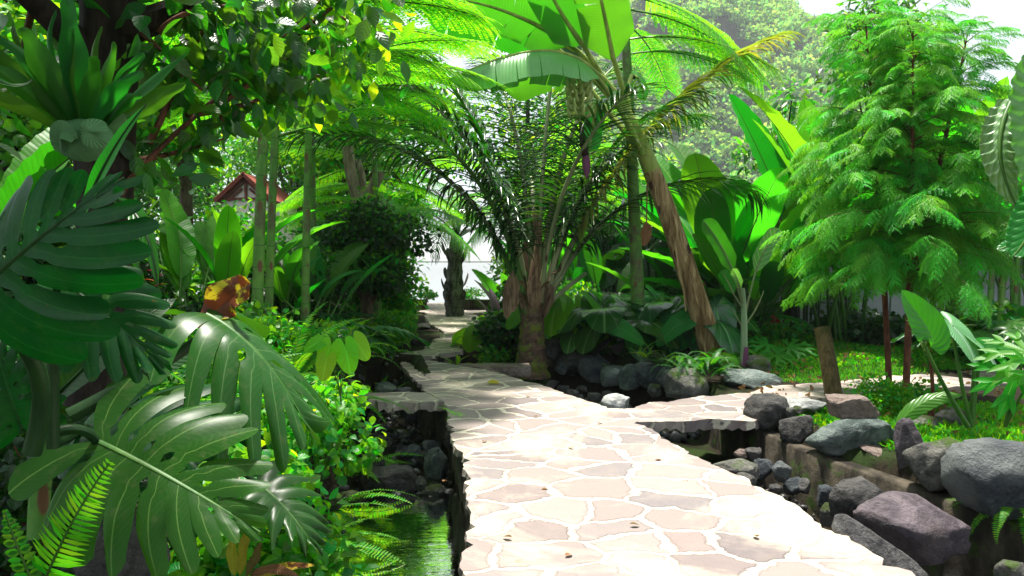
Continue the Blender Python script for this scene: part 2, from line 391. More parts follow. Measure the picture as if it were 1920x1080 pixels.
K['banana_sheen'] = leafmat('banana leaf with painted sheen', (.20, .34, .17), (.2, .5, .05), .3, .25, 46, 1.2, .35, .9, .06, .15, .2, .6, veincol=(.3, .42, .2))  # white sunlit sheen painted into the pale base colour
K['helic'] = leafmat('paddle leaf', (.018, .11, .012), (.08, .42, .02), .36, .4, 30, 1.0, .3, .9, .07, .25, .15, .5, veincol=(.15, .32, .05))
K['helic_lit'] = leafmat('bright paddle leaf', (.04, .19, .015), (.17, .58, .02), .38, .48, 30, 1.0, .3, .9, .07, .25, .15, .45, veincol=(.26, .45, .07))  # paddle leaf copy made brighter so the clumps look sunlit
K['helic_dk'] = leafmat('dark paddle leaf', (.006, .036, .008), (.06, .24, .012), .34, .25, 30, 1.0, .3, .8, .07, .25, .15, .5)  # shaded paddle leaf copy, shadow depth put into the darker green
K['philo'] = leafmat('heart leaf', (.008, .05, .016), (.08, .34, .03), .25, .22, 1.0, 0, .6, .7, .04, .25, .9, .8, veincol=(.11, .28, .07))
K['philo_lit'] = leafmat('bright heart leaf', (.06, .22, .015), (.4, .75, .04), .36, .45, 1.0, 0, .5, .7, .04, .2, .7, .45, veincol=(.2, .42, .06))
K['coco'] = leafmat('coconut leaflet', (.012, .042, .014), (.08, .26, .012), .2, .18, 0, 0, 0, .5, .08, .3, .1, 1.0)
K['coco_yel'] = leafmat('yellowing palm leaflet', (.10, .15, .025), (.5, .55, .03), .28, .35, 0, 0, 0, .5, .08, .3, .1, .6, hue=.05)
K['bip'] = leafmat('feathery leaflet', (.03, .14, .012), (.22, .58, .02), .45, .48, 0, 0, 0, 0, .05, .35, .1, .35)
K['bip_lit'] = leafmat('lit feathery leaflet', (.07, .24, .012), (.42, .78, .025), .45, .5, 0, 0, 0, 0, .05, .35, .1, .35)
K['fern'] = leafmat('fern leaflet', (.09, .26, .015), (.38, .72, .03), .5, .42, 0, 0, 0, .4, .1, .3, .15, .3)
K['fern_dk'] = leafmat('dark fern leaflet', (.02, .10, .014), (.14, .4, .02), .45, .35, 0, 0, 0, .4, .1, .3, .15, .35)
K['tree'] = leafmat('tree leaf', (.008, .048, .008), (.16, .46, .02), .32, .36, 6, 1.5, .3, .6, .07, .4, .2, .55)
K['tree_lit'] = leafmat('sunlit tree leaf', (.09, .25, .008), (.6, .82, .02), .4, .55, 6, 1.5, .3, .6, .07, .3, .2, .45, hue=.035)  # tree leaf copy with back light painted in as yellow green
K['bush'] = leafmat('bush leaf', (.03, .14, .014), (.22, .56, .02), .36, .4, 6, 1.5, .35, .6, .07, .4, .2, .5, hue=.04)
K['bush_dk'] = leafmat('dark bush leaf', (.006, .028, .008), (.06, .22, .02), .33, .25, 6, 1.5, .35, .6, .07, .4, .2, .55)  # bush leaf copy darkened in colour to deepen the shade
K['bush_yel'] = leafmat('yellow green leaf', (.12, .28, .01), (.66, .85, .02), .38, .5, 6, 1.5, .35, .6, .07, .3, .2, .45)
K['conif'] = leafmat('feather needle', (.085, .26, .045), (.22, .58, .05), .5, .42, 0, 0, 0, 0, .05, .35, .05, .35, hue=.025)
K['grass'] = leafmat('grass blade', (.04, .18, .012), (.24, .56, .02), .5, .4, 0, 0, 0, 0, .05, .4, .05, .3)
K['cover'] = leafmat('ground cover leaf', (.05, .19, .012), (.3, .62, .02), .5, .42, 0, 0, 0, 0, .05, .4, .05, .3, hue=.04)
K['stag'] = leafmat('staghorn frond', (.02, .085, .02), (.1, .30, .03), .5, .35, 0, 0, .0, .25, .04, .1, .12, .35, veincol=(.08, .2, .05))
K['shell'] = leafmat('shield frond', (.17, .26, .22), (.3, .45, .3), .5, .15, 26, 0, .5, .0, .02, .1, .5, .35, veincol=(.3, .38, .33))
K['taro'] = leafmat('elephant ear leaf', (.02, .13, .010), (.14, .5, .02), .33, .35, 10, 2.0, .4, .8, .04, .1, .3, .5, veincol=(.1, .3, .04))
K['taro_pale'] = leafmat('pale elephant ear leaf', (.16, .27, .20), (.3, .5, .25), .3, .2, 10, 2.0, .5, .8, .04, .1, .5, .6, veincol=(.4, .5, .4))
K['spider'] = leafmat('striped strap leaf', (.10, .18, .02), (.45, .58, .05), .4, .35, 0, 0, 0, 1.0, .35, .25, .1, .45, veincol=(.5, .48, .12))
K['brom'] = leafmat('bromeliad leaf', (.022, .06, .022), (.1, .3, .04), .3, .2, 0, 0, 0, .5, .1, .25, .1, .55, blotch=((.16, .012, .012, 1), 7, .6))
K['maroon'] = leafmat('maroon leaf', (.022, .012, .018), (.12, .03, .03), .35, .2, 10, 2, .3, .4, .05, .25, .2, .5)
K['red'] = leafmat('red flower bract', (.45, .012, .015), (.6, .03, .02), .4, .25, 0, 0, 0, 0, .05, .15, .1, .4)
K['dry'] = leafmat('dry leaf', (.20, .12, .045), (.35, .2, .06), .7, .2, 20, 1, .4, .6, .05, .35, .5, .2)
K['dryyel'] = leafmat('yellowed leaf', (.40, .30, .03), (.6, .45, .04), .5, .35, 16, 1, .4, .6, .05, .3, .3, .3, blotch=((.13, .05, .012, 1), 6, .58))
K['hill'] = leafmat('hill tree foliage', (.14, .22, .09), (.40, .55, .2), .6, .45, 0, 0, 0, 0, .05, .5, .1, .2, hue=.05)  # base paled to add haze and sunlight on the hill by colour
# stems and bark
K['bark_dk'] = barkmat('dark tree bark', (.010, .007, .005), (.035, .025, .018), sc=18)
K['bark'] = barkmat('brown bark', (.06, .04, .026), (.16, .11, .075), sc=16)
K['bark_pale'] = barkmat('pale pruned bark', (.16, .12, .085), (.34, .27, .2), sc=12)
K['twig'] = barkmat('reddish twig', (.09, .035, .018), (.16, .07, .04), sc=25)
K['redbark'] = barkmat('red brown bark', (.07, .022, .012), (.15, .055, .03), sc=22)
K['cocobark'] = barkmat('ringed palm trunk', (.05, .032, .024), (.15, .085, .06), ring=14, sc=14, stretch=1.2, moss=(.12, .15, .02))
K['fibre'] = barkmat('palm sheath fibre', (.08, .05, .03), (.27, .18, .11), sc=26, stretch=.12, bump=.9)
K['palmbark'] = barkmat('grey palm trunk', (.03, .028, .026), (.17, .155, .14), ring=3.2, sc=10, stretch=.3)
K['banbark'] = barkmat('peeling banana stem', (.12, .07, .025), (.38, .27, .14), sc=13, stretch=.09, spots=((.05, .028, .018), 7, .22))
K['bangreen'] = barkmat('green banana stem', (.15, .22, .04), (.30, .36, .08), sc=8, stretch=.08, spots=((.05, .04, .03), 5, .12), rough=.45, bump=.2)
K['greenstem'] = barkmat('smooth green trunk', (.06, .19, .03), (.14, .28, .05), ring=4.5, sc=7, stretch=.3, rough=.5, bump=.3, spots=((.14, .065, .035), 7, .17), moss=(.10, .11, .05))
K['petiole'] = barkmat('green leaf stalk', (.03, .10, .014), (.07, .17, .025), sc=6, stretch=.1, rough=.45, bump=.15)
K['petiole_pale'] = barkmat('pale palm stalk', (.15, .20, .09), (.27, .30, .16), sc=6, stretch=.1, rough=.45, bump=.2, spots=((.09, .06, .03), 5, .14))
K['petiole_dk'] = barkmat('dark leaf stalk', (.010, .035, .010), (.02, .06, .014), sc=6, stretch=.1, rough=.4, bump=.15)
K['post'] = barkmat('cut log bark', (.06, .045, .016), (.15, .11, .045), sc=20, stretch=.4, moss=(.06, .065, .012), bump=.6)
K['cut'] = plain('sawn wood', (.42, .35, .24), .8)
K['fruit'] = plain('green banana skin', (.42, .48, .16), .45, .4, 9, .35)
K['blossom'] = plain('purple banana flower', (.15, .04, .11), .45, .4, 12, .4)
K['spent'] = plain('dried flower stalk', (.028, .016, .014), .85, .2, 30, .5)
# rocks
K['rock'] = rockmat('grey river rock', (.05, .05, .053), (.145, .14, .135), (.04, .06, .012), (.22, .21, .2))
K['rock_bl'] = rockmat('blue grey rock', (.03, .038, .047), (.10, .115, .125), None, (.17, .185, .18))
K['rock_dk'] = rockmat('dark rock', (.028, .028, .030), (.10, .095, .09))
K['rock_moss'] = rockmat('mossy rock', (.075, .075, .07), (.19, .185, .16), (.055, .10, .012))
K['rock_pu'] = rockmat('purple grey boulder', (.065, .052, .065), (.16, .13, .145), None, (.08, .06, .055), 3)
K['rock_gn'] = rockmat('green grey rock', (.045, .065, .06), (.16, .20, .185), None, (.32, .35, .335), 3)
K['rock_pale'] = rockmat('pale rock', (.24, .25, .245), (.5, .51, .49), None, None, 3)
K['slab_br'] = rockmat('brown flat stone', (.19, .14, .12), (.32, .25, .22), None, None, 5)
K['roof'] = plain('terracotta roof tile', (.22, .06, .04), .8, .2, 30)
K['white'] = plain('white wall paint', (.72, .66, .62), .7, .2, 5, .08)
K['timber'] = plain('red brown timber', (.16, .055, .04), .7)
K['fence'] = plain('grey boundary panel', (.30, .32, .34), .8, .2, 6, .2)
# ------------------------------------------------------------------ ground, channels, paths, water
CH_L = np.array([(-2.4, -2), (.1, -2), (0, 2), (-.1, 3.4), (-.13, 4.9), (-.25, 5.56), (-.4, 6.44), (-.55, 7.5), (-.8, 8.2), (-.9, 8.6), (-1.1, 9.3), (-1.5, 10.4), (-2.1, 10.6), (-2.0, 9), (-1.62, 7.7), (-1.55, 6.5), (-1.6, 5.5), (-1.85, 4)])
CH_R = np.array([(1.7, -2), (4.5, -2), (3.85, 2.2), (2.93, 4.88), (2.55, 5.95), (2.36, 6.9), (2.35, 8.6), (2.2, 9.75), (1.2, 11), (.4, 11.6), (-.4, 12.0), (-1.3, 11.9), (-1.55, 11.2), (-.7, 10.5), (-.2, 9.6), (.3, 8.3), (.8, 7.4), (1.0, 6.6), (1.1, 6), (1.25, 5.5), (1.4, 4.9), (1.5, 4.4), (1.6, 3.7)])
def sdist(x, y, poly):
    """signed distance (negative inside), vectorised"""
    x = np.asarray(x, float); y = np.asarray(y, float)
    d = np.full(x.shape, 1e9); ins = np.zeros(x.shape, bool)
    for (ax, ay), (bx, by) in zip(poly, np.roll(poly, -1, 0)):
        ex, ey = bx - ax, by - ay; t = np.clip(((x - ax) * ex + (y - ay) * ey) / (ex * ex + ey * ey), 0, 1)
        d = np.minimum(d, np.hypot(x - ax - t * ex, y - ay - t * ey))
        if ay != by:
            c = ((ay > y) != (by > y)) & (x < (bx - ax) * (y - ay) / (by - ay) + ax); ins ^= c
    return np.where(ins, -d, d)
def wob(x, y, s, a):
    return a * (np.sin(x * 1.7 * s + 1.3 * np.sin(y * 1.1 * s)) * np.cos(y * 1.3 * s + .7) + .5 * np.sin(x * 3.9 * s + y * 2.3 * s))
def hz(x, y):
    x = np.asarray(x, float); y = np.asarray(y, float)
    left = .10 + .30 * sstep(-1.9, -4.5, x) + .03 * sstep(-1.6, -2.2, x)
    bed = .06 * sstep(9.0, 10.5, y) * sstep(-.6, .6, x)
    rbed = .05 * sstep(2.6, 3.1, x) * sstep(7.0, 6.3, y)
    h = np.where(x < -.6 - (np.clip(y, 3, 11) - 6) * .15, left, -.035 + bed + rbed)
    h = h + wob(x, y, 1.2, .02)
    path_like = (np.abs(x + 1.2) < 1.4) & (y > 10.5)
    h = np.where(path_like, np.minimum(h, -.06), h)
    for c in (CH_L, CH_R):
        d = sdist(x, y, c) + wob(x, y, 3, .03)
        k = sstep(.05, -.12, d); h = h * (1 - k) + (-.60 + wob(x, y, 2.5, .03)) * k
    k = sstep(22.0, 27.0, y + .1 * np.abs(x + 1)) * sstep(16, 9, np.abs(x + 2)); h = h * (1 - k) - 1.5 * k
    far = sstep(27, 45, y); h = h * (1 - far) - 1.6 * far
    return h
def axis(lo, hi, a, b, st):
    g = list(np.arange(a, b + st / 2, st)); s = st
    while g[-1] < hi: s *= 1.35; g.append(min(hi, g[-1] + s))
    s = st
    while g[0] > lo: s *= 1.35; g.insert(0, max(lo, g[0] - s))
    return np.array(g)
gx = axis(-700, 700, -4, 6, .085); gy = axis(-60, 900, 2, 13, .085)
X_, Y_ = np.meshgrid(gx, gy)
m = MB(); m.add(np.stack([X_.ravel(), Y_.ravel(), hz(X_, Y_).ravel()], 1), gridq(len(gx) - 1, len(gy) - 1))
struct('ground', m, K['soil'])

def jag(poly, seed, open_from=None, amp=.05, keep=()):
    """scallop an outline as if edged by single flat stones"""
    rg = np.random.default_rng(seed); out = []
    n = len(poly); area = sum(poly[i][0] * poly[(i + 1) % n][1] - poly[(i + 1) % n][0] * poly[i][1] for i in range(n)); sg = 1 if area > 0 else -1
    for i in range(n):
        a = np.array(poly[i], float); b = np.array(poly[(i + 1) % n], float); L = np.linalg.norm(b - a)
        if L < 1e-6: continue
        t = (b - a) / L; nn = np.array([t[1], -t[0]]) * sg
        if i in keep: out.append(a); continue
        s = 0
        while s < L - .02:
            ln = min(rg.uniform(.22, .55), L - s)
            k = max(3, int(ln / .05)); o = rg.uniform(-amp * .4, amp * .9); jj = rg.uniform(.6, 1.1) * amp; sk = rg.uniform(-.03, .03)
            for q in range(k):
                u = q / k; out.append(a + t * (s + ln * u) + nn * (o + jj * (min(1, 4.5 * u, 4.5 * (1 - u) + .1) - 1) + sk * (u - .5) + rg.normal() * .006))
            s += ln
    return np.array(out)
def slab(name, out, z, th, mats, skirt=None, zb=-.7, wob_=.012):
    """paved slab with an uneven top, a ragged lip and a stone side wall"""
    bm = bmesh.new()
    vs = [bm.verts.new((p[0], p[1], z + wob(p[0], p[1], 2.3, wob_))) for p in out]
    f = bm.faces.new(vs); f.normal_update()
    if f.normal.z < 0: bmesh.ops.reverse_faces(bm, faces=[f])
    low = [bm.verts.new((p[0] + random.uniform(-.012, .012), p[1] + random.uniform(-.012, .012), z - th * random.uniform(.7, 1.2))) for p in out]
    n = len(vs); sides = []
    for i in range(n):
        sides.append(bm.faces.new((vs[i], vs[(i + 1) % n], low[(i + 1) % n], low[i])))
    bmesh.ops.triangulate(bm, faces=[f])
    bmesh.ops.recalc_face_normals(bm, faces=bm.faces)
    me = bpy.data.meshes.new(name); bm.to_mesh(me); bm.free(); me.materials.append(mats)
    o = bpy.data.objects.new(name, me); COL.objects.link(o); tag(o, kind='structure')
    if skirt is not None:
        m = MB(); s = np.asarray(skirt, float); nz = 8
        Pts = poly_interp(np.vstack([s, s[:1]]), int(60 + 6 * len(s) * 3)); k = len(Pts)
        zz = np.linspace(z - th * .55, zb, nz)
        VV = np.zeros((nz, k, 3))
        for j in range(nz):
            VV[j, :, 0] = Pts[:, 0] + np.array([noise.noise(Vector((p[0] * 4, p[1] * 4, zz[j] * 2))) for p in Pts]) * .07
            VV[j, :, 1] = Pts[:, 1] + np.array([noise.noise(Vector((p[0] * 4 + 9, p[1] * 4, zz[j] * 2))) for p in Pts]) * .05
            VV[j, :, 2] = zz[j]
        m.add(VV, gridq(k - 1, nz - 1)); c = m.obj('side_wall', K['pathwall']); c.parent = o
    return o
def inset(poly, d):
    poly = np.asarray(poly, float); n = len(poly)
    area = sum(poly[i][0] * poly[(i + 1) % n][1] - poly[(i + 1) % n][0] * poly[i][1] for i in range(n)); sg = 1 if area > 0 else -1
    o = []
    for i in range(n):
        e1 = nrm(poly[i] - poly[i - 1]); e2 = nrm(poly[(i + 1) % n] - poly[i])
        n1 = np.array([-e1[1], e1[0]]) * sg; n2 = np.array([-e2[1], e2[0]]) * sg
        b = nrm(n1 + n2); o.append(poly[i] + b * d / max(.5, b @ n1))
    return np.array(o)
g2 = lambda px, py: tuple(G(px, py, 0)[:2])
left_px = [(865, 1080), (879, 985), (879, 900), (864, 850), (846, 800), (833, 754)]
left2_px = [(800, 733), (790, 722), (775, 708), (760, 695), (752, 680), (744, 668.5)]
far_px = [(780, 673.5), (865, 684), (893, 689)]
right_px = [(938, 700), (984, 714), (1020, 722), (1060, 738), (1100, 752), (1140, 764), (1185, 768)]
right2_px = [(1195, 793), (1230, 806), (1258, 828), (1300, 850), (1335, 872), (1395, 897), (1410, 913), (1480, 938), (1545, 985), (1600, 1012), (1640, 1040), (1655, 1060), (1735, 1078)]
MAIN = [(.35, -3), (-.12, 2)] + [g2(*p) for p in left_px + left2_px + far_px + right_px + right2_px] + [(2.1, 2.2), (2.4, -3)]
slab('path', jag(MAIN, 3, amp=.03), 0.0, .05, K['path'], inset(MAIN, .045))
SIDE = [g2(*p) for p in [(1150, 774), (1215, 757), (1250, 752), (1330, 741), (1400, 734), (1440, 722), (1530, 719), (1600, 712), (1700, 704), (1830, 694), (1990, 684)]] + \
       [g2(*p) for p in [(2020, 706), (1840, 722), (1700, 735), (1610, 744), (1545, 748), (1500, 752), (1440, 770), (1408, 789), (1330, 786), (1250, 790), (1190, 791)]]
slab('side_path', jag(SIDE, 8, amp=.035), -.004, .09, K['path'])
BR = [g2(*p) for p in [(836, 753), (700, 751), (640, 748), (640, 737), (700, 736), (805, 734)]]
slab('footbridge_slab', jag(BR, 5, amp=.03), -.006, .10, K['path'])
UP = [g2(*p) for p in [(744, 665.5), (778, 668.5), (868, 658)]] + [g2(*p) for p in [(860, 644), (868, 618), (903, 599), (888, 587), (960, 578), (960, 568), (740, 568), (740, 578), (800, 586), (797, 594), (806, 606), (834, 622), (812, 640), (798, 655)]]
slab('upper_path', jag(UP, 11, amp=.06), 0.0, .07, K['path'], inset(UP, .05))
# water
def sheet(name, pts, z, mat):
    bm = bmesh.new(); bm.faces.new([bm.verts.new((x, y, z)) for x, y in pts]); bmesh.ops.triangulate(bm, faces=bm.faces[:]); bmesh.ops.recalc_face_normals(bm, faces=bm.faces[:])
    me = bpy.data.meshes.new(name); bm.to_mesh(me); bm.free(); me.materials.append(mat)
    return tag(child_top(name, me), kind='structure')
def child_top(name, me):
    o = bpy.data.objects.new(name, me); COL.objects.link(o); return o
sheet('stream_water', [(-2.3, -2), (.05, -2), (-.05, 3.4), (-.2, 6.3), (-1.75, 6.3), (-1.75, 5.4), (-2.0, 4)], -.555, K['water'])
sheet('brown_stream_water', [(1.62, -2), (4.3, -2), (3.7, 2.4), (2.85, 5.0), (2.5, 5.3), (1.5, 5.0)], -.54, K['brownwater'])
K['lake'] = mat_water('lake water', (.7, .78, .75), .05, .6, .12)
sheet('lake_water', [(-400, 22.5), (400, 22.5), (400, 420), (-400, 420)], -.75, K['lake'])
# gravel: pebbles nobody could count
def pebbles(name, regions, seed):
    rg = np.random.default_rng(seed); m = MB(); V1, Q1 = ICO[2]
    for (poly, n, z, s0, s1) in regions:
        poly = np.asarray(poly); lo, hi = poly.min(0), poly.max(0); pts = []
        while len(pts) < n:
            q = lo + rg.random((n, 2)) * (hi - lo); pts += list(q[sdist(q[:, 0], q[:, 1], poly) < 0])
        pts = np.array(pts[:n]); s = s0 * (s1 / s0) ** (rg.random(n) ** 2.2)
        A = np.zeros((n, 3, 3))
        for i in range(n):
            E = np.array(Euler(rg.random(3) * 6).to_matrix()); A[i] = E @ np.diag(s[i] * np.array((1, rg.uniform(.6, 1), rg.uniform(.4, .75))))
        base = V1 * (1 + lump(V1, .35, 1.1, seed))[:, None]
        zz = hz(pts[:, 0], pts[:, 1]) if z is None else z
        place(m, base, Q1, np.zeros((len(V1), 2)), A, np.stack([pts[:, 0], pts[:, 1], zz + s * .25 + rg.random(n) * .02], 1))
    return tag(m.obj(name, K['peb']), kind='stuff', label='wet dark pebbles covering the bed of the stream', cat='gravel')
def mat_peb():
    s = NT('wet pebbles'); at = s.n('ShaderNodeAttribute', attribute_name='rnd').outputs['Fac']
    c = s.ramp(at, [(0, (.02, .022, .025)), (.5, (.075, .08, .085)), (.8, (.11, .10, .09)), (1, (.24, .24, .23))]); n1 = s.noise(30, 4, .6, s.objc())
    return s.fin(s.bsdf(s.mix(s.math('MULTIPLY', n1, .5), c, (.02, .02, .02)), .35, .5, s.bump(n1, .4, .01)))
K['peb'] = mat_peb()
pebbles('gravel', [([(-1.7, 6.2), (-.35, 6.2), (-.6, 7.8), (-1.1, 9.4), (-1.6, 10.5), (-2.1, 10.4), (-1.9, 8.5)], 620, None, .018, .07),
                   ([(1.45, 4.6), (2.6, 5.2), (2.5, 6.0), (2.3, 7.0), (1.1, 7.2), (1.15, 6.2)], 900, None, .015, .05),
                   ([(.9, 7.5), (2.2, 8.6), (2.1, 9.7), (1.1, 10.9), (.4, 11.4), (-.3, 11.5), (.2, 9.2)], 520, None, .03, .10),
                   ([(-1.8, 3.4), (-.2, 3.4), (-.3, 6.3), (-1.65, 6.3)], 260, -.66, .02, .07)], 4)
# ------------------------------------------------------------------ plant library
Zv = np.array([0, 0, 1.0])
def palm_frond(name, L, a0, a1, mats, nl=60, ll=.62, w=.02, t0=.2, rr=.028, droop=1.1, seed=0, twist=0.0, sweep=1.0):
    rg = np.random.default_rng(seed); m = MB(); C = arc(L, a0, a1, 40, 1.25)
    C[:, 0] += twist * (np.linspace(0, 1, 40) ** 2) * L * .1
    tube(m, C, [rr * 1.5, rr, rr * .7, rr * .25], 6, 1, flat=.7)
    t = np.linspace(t0, .985, nl); tt = np.linspace(0, 1, 40); T, S, N = frames(C, (0, -.3, 1) if a0 > 40 else (0, -1, .2))
    ip = lambda A: np.stack([np.interp(t, tt, A[:, k]) for k in range(3)], 1)
    for sd in (1, -1):
        O = ip(C) + rg.normal(size=(nl, 3)) * .006; Tg = nrm(ip(T)); Sg = nrm(ip(S)) * sd; Ng = nrm(ip(N))
        phi = np.radians(78 - 52 * t ** 1.5 + rg.normal(size=nl) * 5)[:, None]
        D = nrm(Sg * np.sin(phi) + Tg * np.cos(phi) * sweep + Ng * .18 + rg.normal(size=(nl, 3)) * .05)
        ln = ll * (.45 + .6 * np.sin(np.clip((t - t0) / (1 - t0), 0, 1) ** .8 * PI * .92 + .12)) * rg.uniform(.85, 1.1, nl)
        scatter(m, T_STRIP, O, D, Zv + .0 * D, ln, w * (.6 + .5 * (1 - t)), droop * rg.uniform(.6, 1.3, nl) * (1.0), rg.random(nl), 0)
    return m.mesh(name, mats)
def bip_frond(name, L, a0, a1, mats, np_=20, pl=.34, nl=15, lw=.010, seed=0, droop=.35, t0=.18, lean=62):
    """twice-divided leaf: rows of tiny leaflets along side ribs"""
    rg = np.random.default_rng(seed); m = MB(); C = arc(L, a0, a1, 30); tube(m, C, [.013, .009, .004], 5, 1)
    tt = np.linspace(0, 1, 30); T, S, N = frames(C, (0, -.4, 1) if a0 > 40 else (0, -1, .2))
    t = np.linspace(t0, .99, np_); ip = lambda A: np.stack([np.interp(t, tt, A[:, k]) for k in range(3)], 1)
    Os, Ds, Ns, Ls = [], [], [], []
    for sd in (1, -1):
        O = ip(C); Tg = nrm(ip(T)); Sg = nrm(ip(S)) * sd; Ng = nrm(ip(N))
        ph = np.radians(lean - 22 * t)[:, None]; D = nrm(Sg * np.sin(ph) + Tg * np.cos(ph))
        ln = pl * (.55 + .5 * np.sin(np.clip((t - t0) / (1 - t0), 0, 1) * PI * .85 + .25)) * rg.uniform(.92, 1.06, np_)
        u = np.linspace(.06, 1, nl)
        pos = O[:, None] + D[:, None] * (u[None, :, None] * ln[:, None, None]); pos[..., 2] -= droop * (u[None] ** 2) * ln[:, None]
        Du = D[:, None] - Zv * (2 * droop * u[None, :, None]) * .8; Du = nrm(np.broadcast_to(Du, pos.shape))
        Sd = nrm(np.cross(Du, np.broadcast_to(Ng[:, None], pos.shape))); Nn = np.cross(Sd, Du)
        for s2 in (1, -1):
            Os.append(pos.reshape(-1, 3)); Ds.append(nrm(Sd * s2 * .85 + Du * .5 + rg.normal(size=pos.shape) * .06).reshape(-1, 3)); Ns.append(Nn.reshape(-1, 3))
            Ls.append((np.broadcast_to(ln[:, None], u.shape and (np_, nl)) * .155 * (1 - .55 * u[None] ** 2)).ravel())
        for i in range(np_):
            tube(m, pos[i][::3], [.003, .0015], 3, 1)
    scatter(m, T_DIA, np.concatenate(Os), np.concatenate(Ds), np.concatenate(Ns), np.concatenate(Ls), lw * L / 1.6 * np.concatenate(Ls) / np.concatenate(Ls).max() + .004, 0, np.concatenate([np.repeat(rg.random(np_), nl) for _ in range(4)]) * .5 + rg.random(np_ * nl * 4) * .3, 0)
    return m.mesh(name, mats)
def fern_frond(name, L, a0, a1, mats, nl=30, pw=.085, w=.012, seed=0, droop=.3, pwr=1.3):
    rg = np.random.default_rng(seed); m = MB(); C = arc(L, a0, a1, 26, pwr); tube(m, C, [.004, .003, .0015], 4, 1)
    tt = np.linspace(0, 1, 26); T, S, N = frames(C, (0, -1, .15)); t = np.linspace(.08, .99, nl); ip = lambda A: np.stack([np.interp(t, tt, A[:, k]) for k in range(3)], 1)
    for sd in (1, -1):
        O = ip(C); D = nrm(nrm(ip(S)) * sd + nrm(ip(T)) * .22 + rg.normal(size=(nl, 3)) * .05)
        ln = pw * np.minimum(1, .45 + 2.2 * t) * (1 - .88 * np.clip((t - .3) / .7, 0, 1) ** 1.6) * rg.uniform(.9, 1.1, nl)
        scatter(m, T_FERN, O, D, nrm(ip(N)), ln, w * (.45 + .55 * (1 - t)), droop, rg.random(nl) * .4, 0)
    return m.mesh(name, mats)
def monstera(name, org, tipp, nvec, mats, W=1.0, nl=9, open_=.40, holes=.6, seed=0, droop=.25, cup=.05, flutter=.05, parent=None, stalk=None, back=150, fold=.25, flop=0.0, Wl=None, t0r=(.38, .62)):
    """split leaf: org = stalk joint, tipp = leaf tip (world), nvec = facing direction"""
    rg = np.random.default_rng(seed); org = np.asarray(org, float); d = np.asarray(tipp, float) - org; L = np.linalg.norm(d); d = d / L
    N = np.asarray(nvec, float); N = nrm(N - (N @ d) * d); S = np.cross(d, N); m = MB()
    def W3(x, y, z): return org + S * x[..., None] + d * y[..., None] + N * z[..., None]
    nt, nc = 22, 7
    def zs(x, y): return fold * np.abs(x) - droop * (x ** 2 * 1.6 + np.clip(y, 0, 9) ** 2 * .8) / L
    ym = np.linspace(0, L * .98, 20); Cm = W3(0 * ym, ym, zs(0 * ym, ym) - .004)
    for side in (1, -1):
        ws = W if side < 0 or Wl is None else Wl
        gaps = [(rg.uniform(*t0r), rg.uniform(.7, 1.2), rg.random() < holes, rg.uniform(.10, .2), rg.uniform(.8, 1.3)) for _ in range(nl + 1)]
        fl = [(rg.normal(), rg.normal()) for _ in range(nl)]
        t = np.linspace(0, 1, nt)
        def g(k):
            t0, am, hole, hp, ha = gaps[k]
            if k == 0 or k == nl: return 0 * t
            v = open_ * am * sstep(t0, 1.05, t)
            if hole: v = np.maximum(v, .17 * ha * np.clip(np.sin((t - hp) / .17 * PI), 0, 1) * ((t > hp) & (t < hp + .17)))
            return np.minimum(v, .46)
        for i in range(nl):
            lo = (i + g(i))[:, None]; hi = (i + 1 - g(i + 1))[:, None]
            c = np.linspace(0, 1, nc)[None]
            s = (lo + (hi - lo) * c) / nl
            a = L * .93 * s ** 1.12
            ph = np.radians(back - (back - 14) * s ** .72)
            ln = L * ws * (.50 + .17 * np.sin(np.clip(s * 1.15, 0, 1) * PI) - .38 * s ** 2.2)
            ln = ln * (1 - .13 * np.abs(2 * c - 1) ** 2.2 * (1 if i < nl - 1 else .3))
            T_ = t[:, None]
            # the veins bend toward the tip
            bend = np.radians(30) * (1 - s)
            x = ln * T_ * np.sin(ph - bend * T_); y = a + ln * T_ * np.cos(ph - bend * T_)
            z = zs(x, y) + cup * L * (1 - (2 * c - 1) ** 2) * np.clip(T_ * 2, 0, 1) * .5 + flutter * L * (fl[i][0] * T_ ** 2 + .6 * fl[i][1] * T_ ** 2 * (c - .5))
            V = W3(side * x, y, z)
            if flop: V[..., 2] -= flop * (np.hypot(x, y * .4) / L) ** 2 * L
            UV = np.stack(np.broadcast_arrays(.5 + .5 * side * T_, (i + c)), -1)
            q = gridq(nc - 1, nt - 1); m.add(V, q[:, ::-1] if side > 0 else q, UV, .5, 0)
    if flop: Cm[:, 2] -= flop * (ym * .4 / L) ** 2 * L
    tube(m, Cm, [.011 * L / .6, .008 * L / .6, .003], 6, 1)
    return m.obj(name, mats, parent)
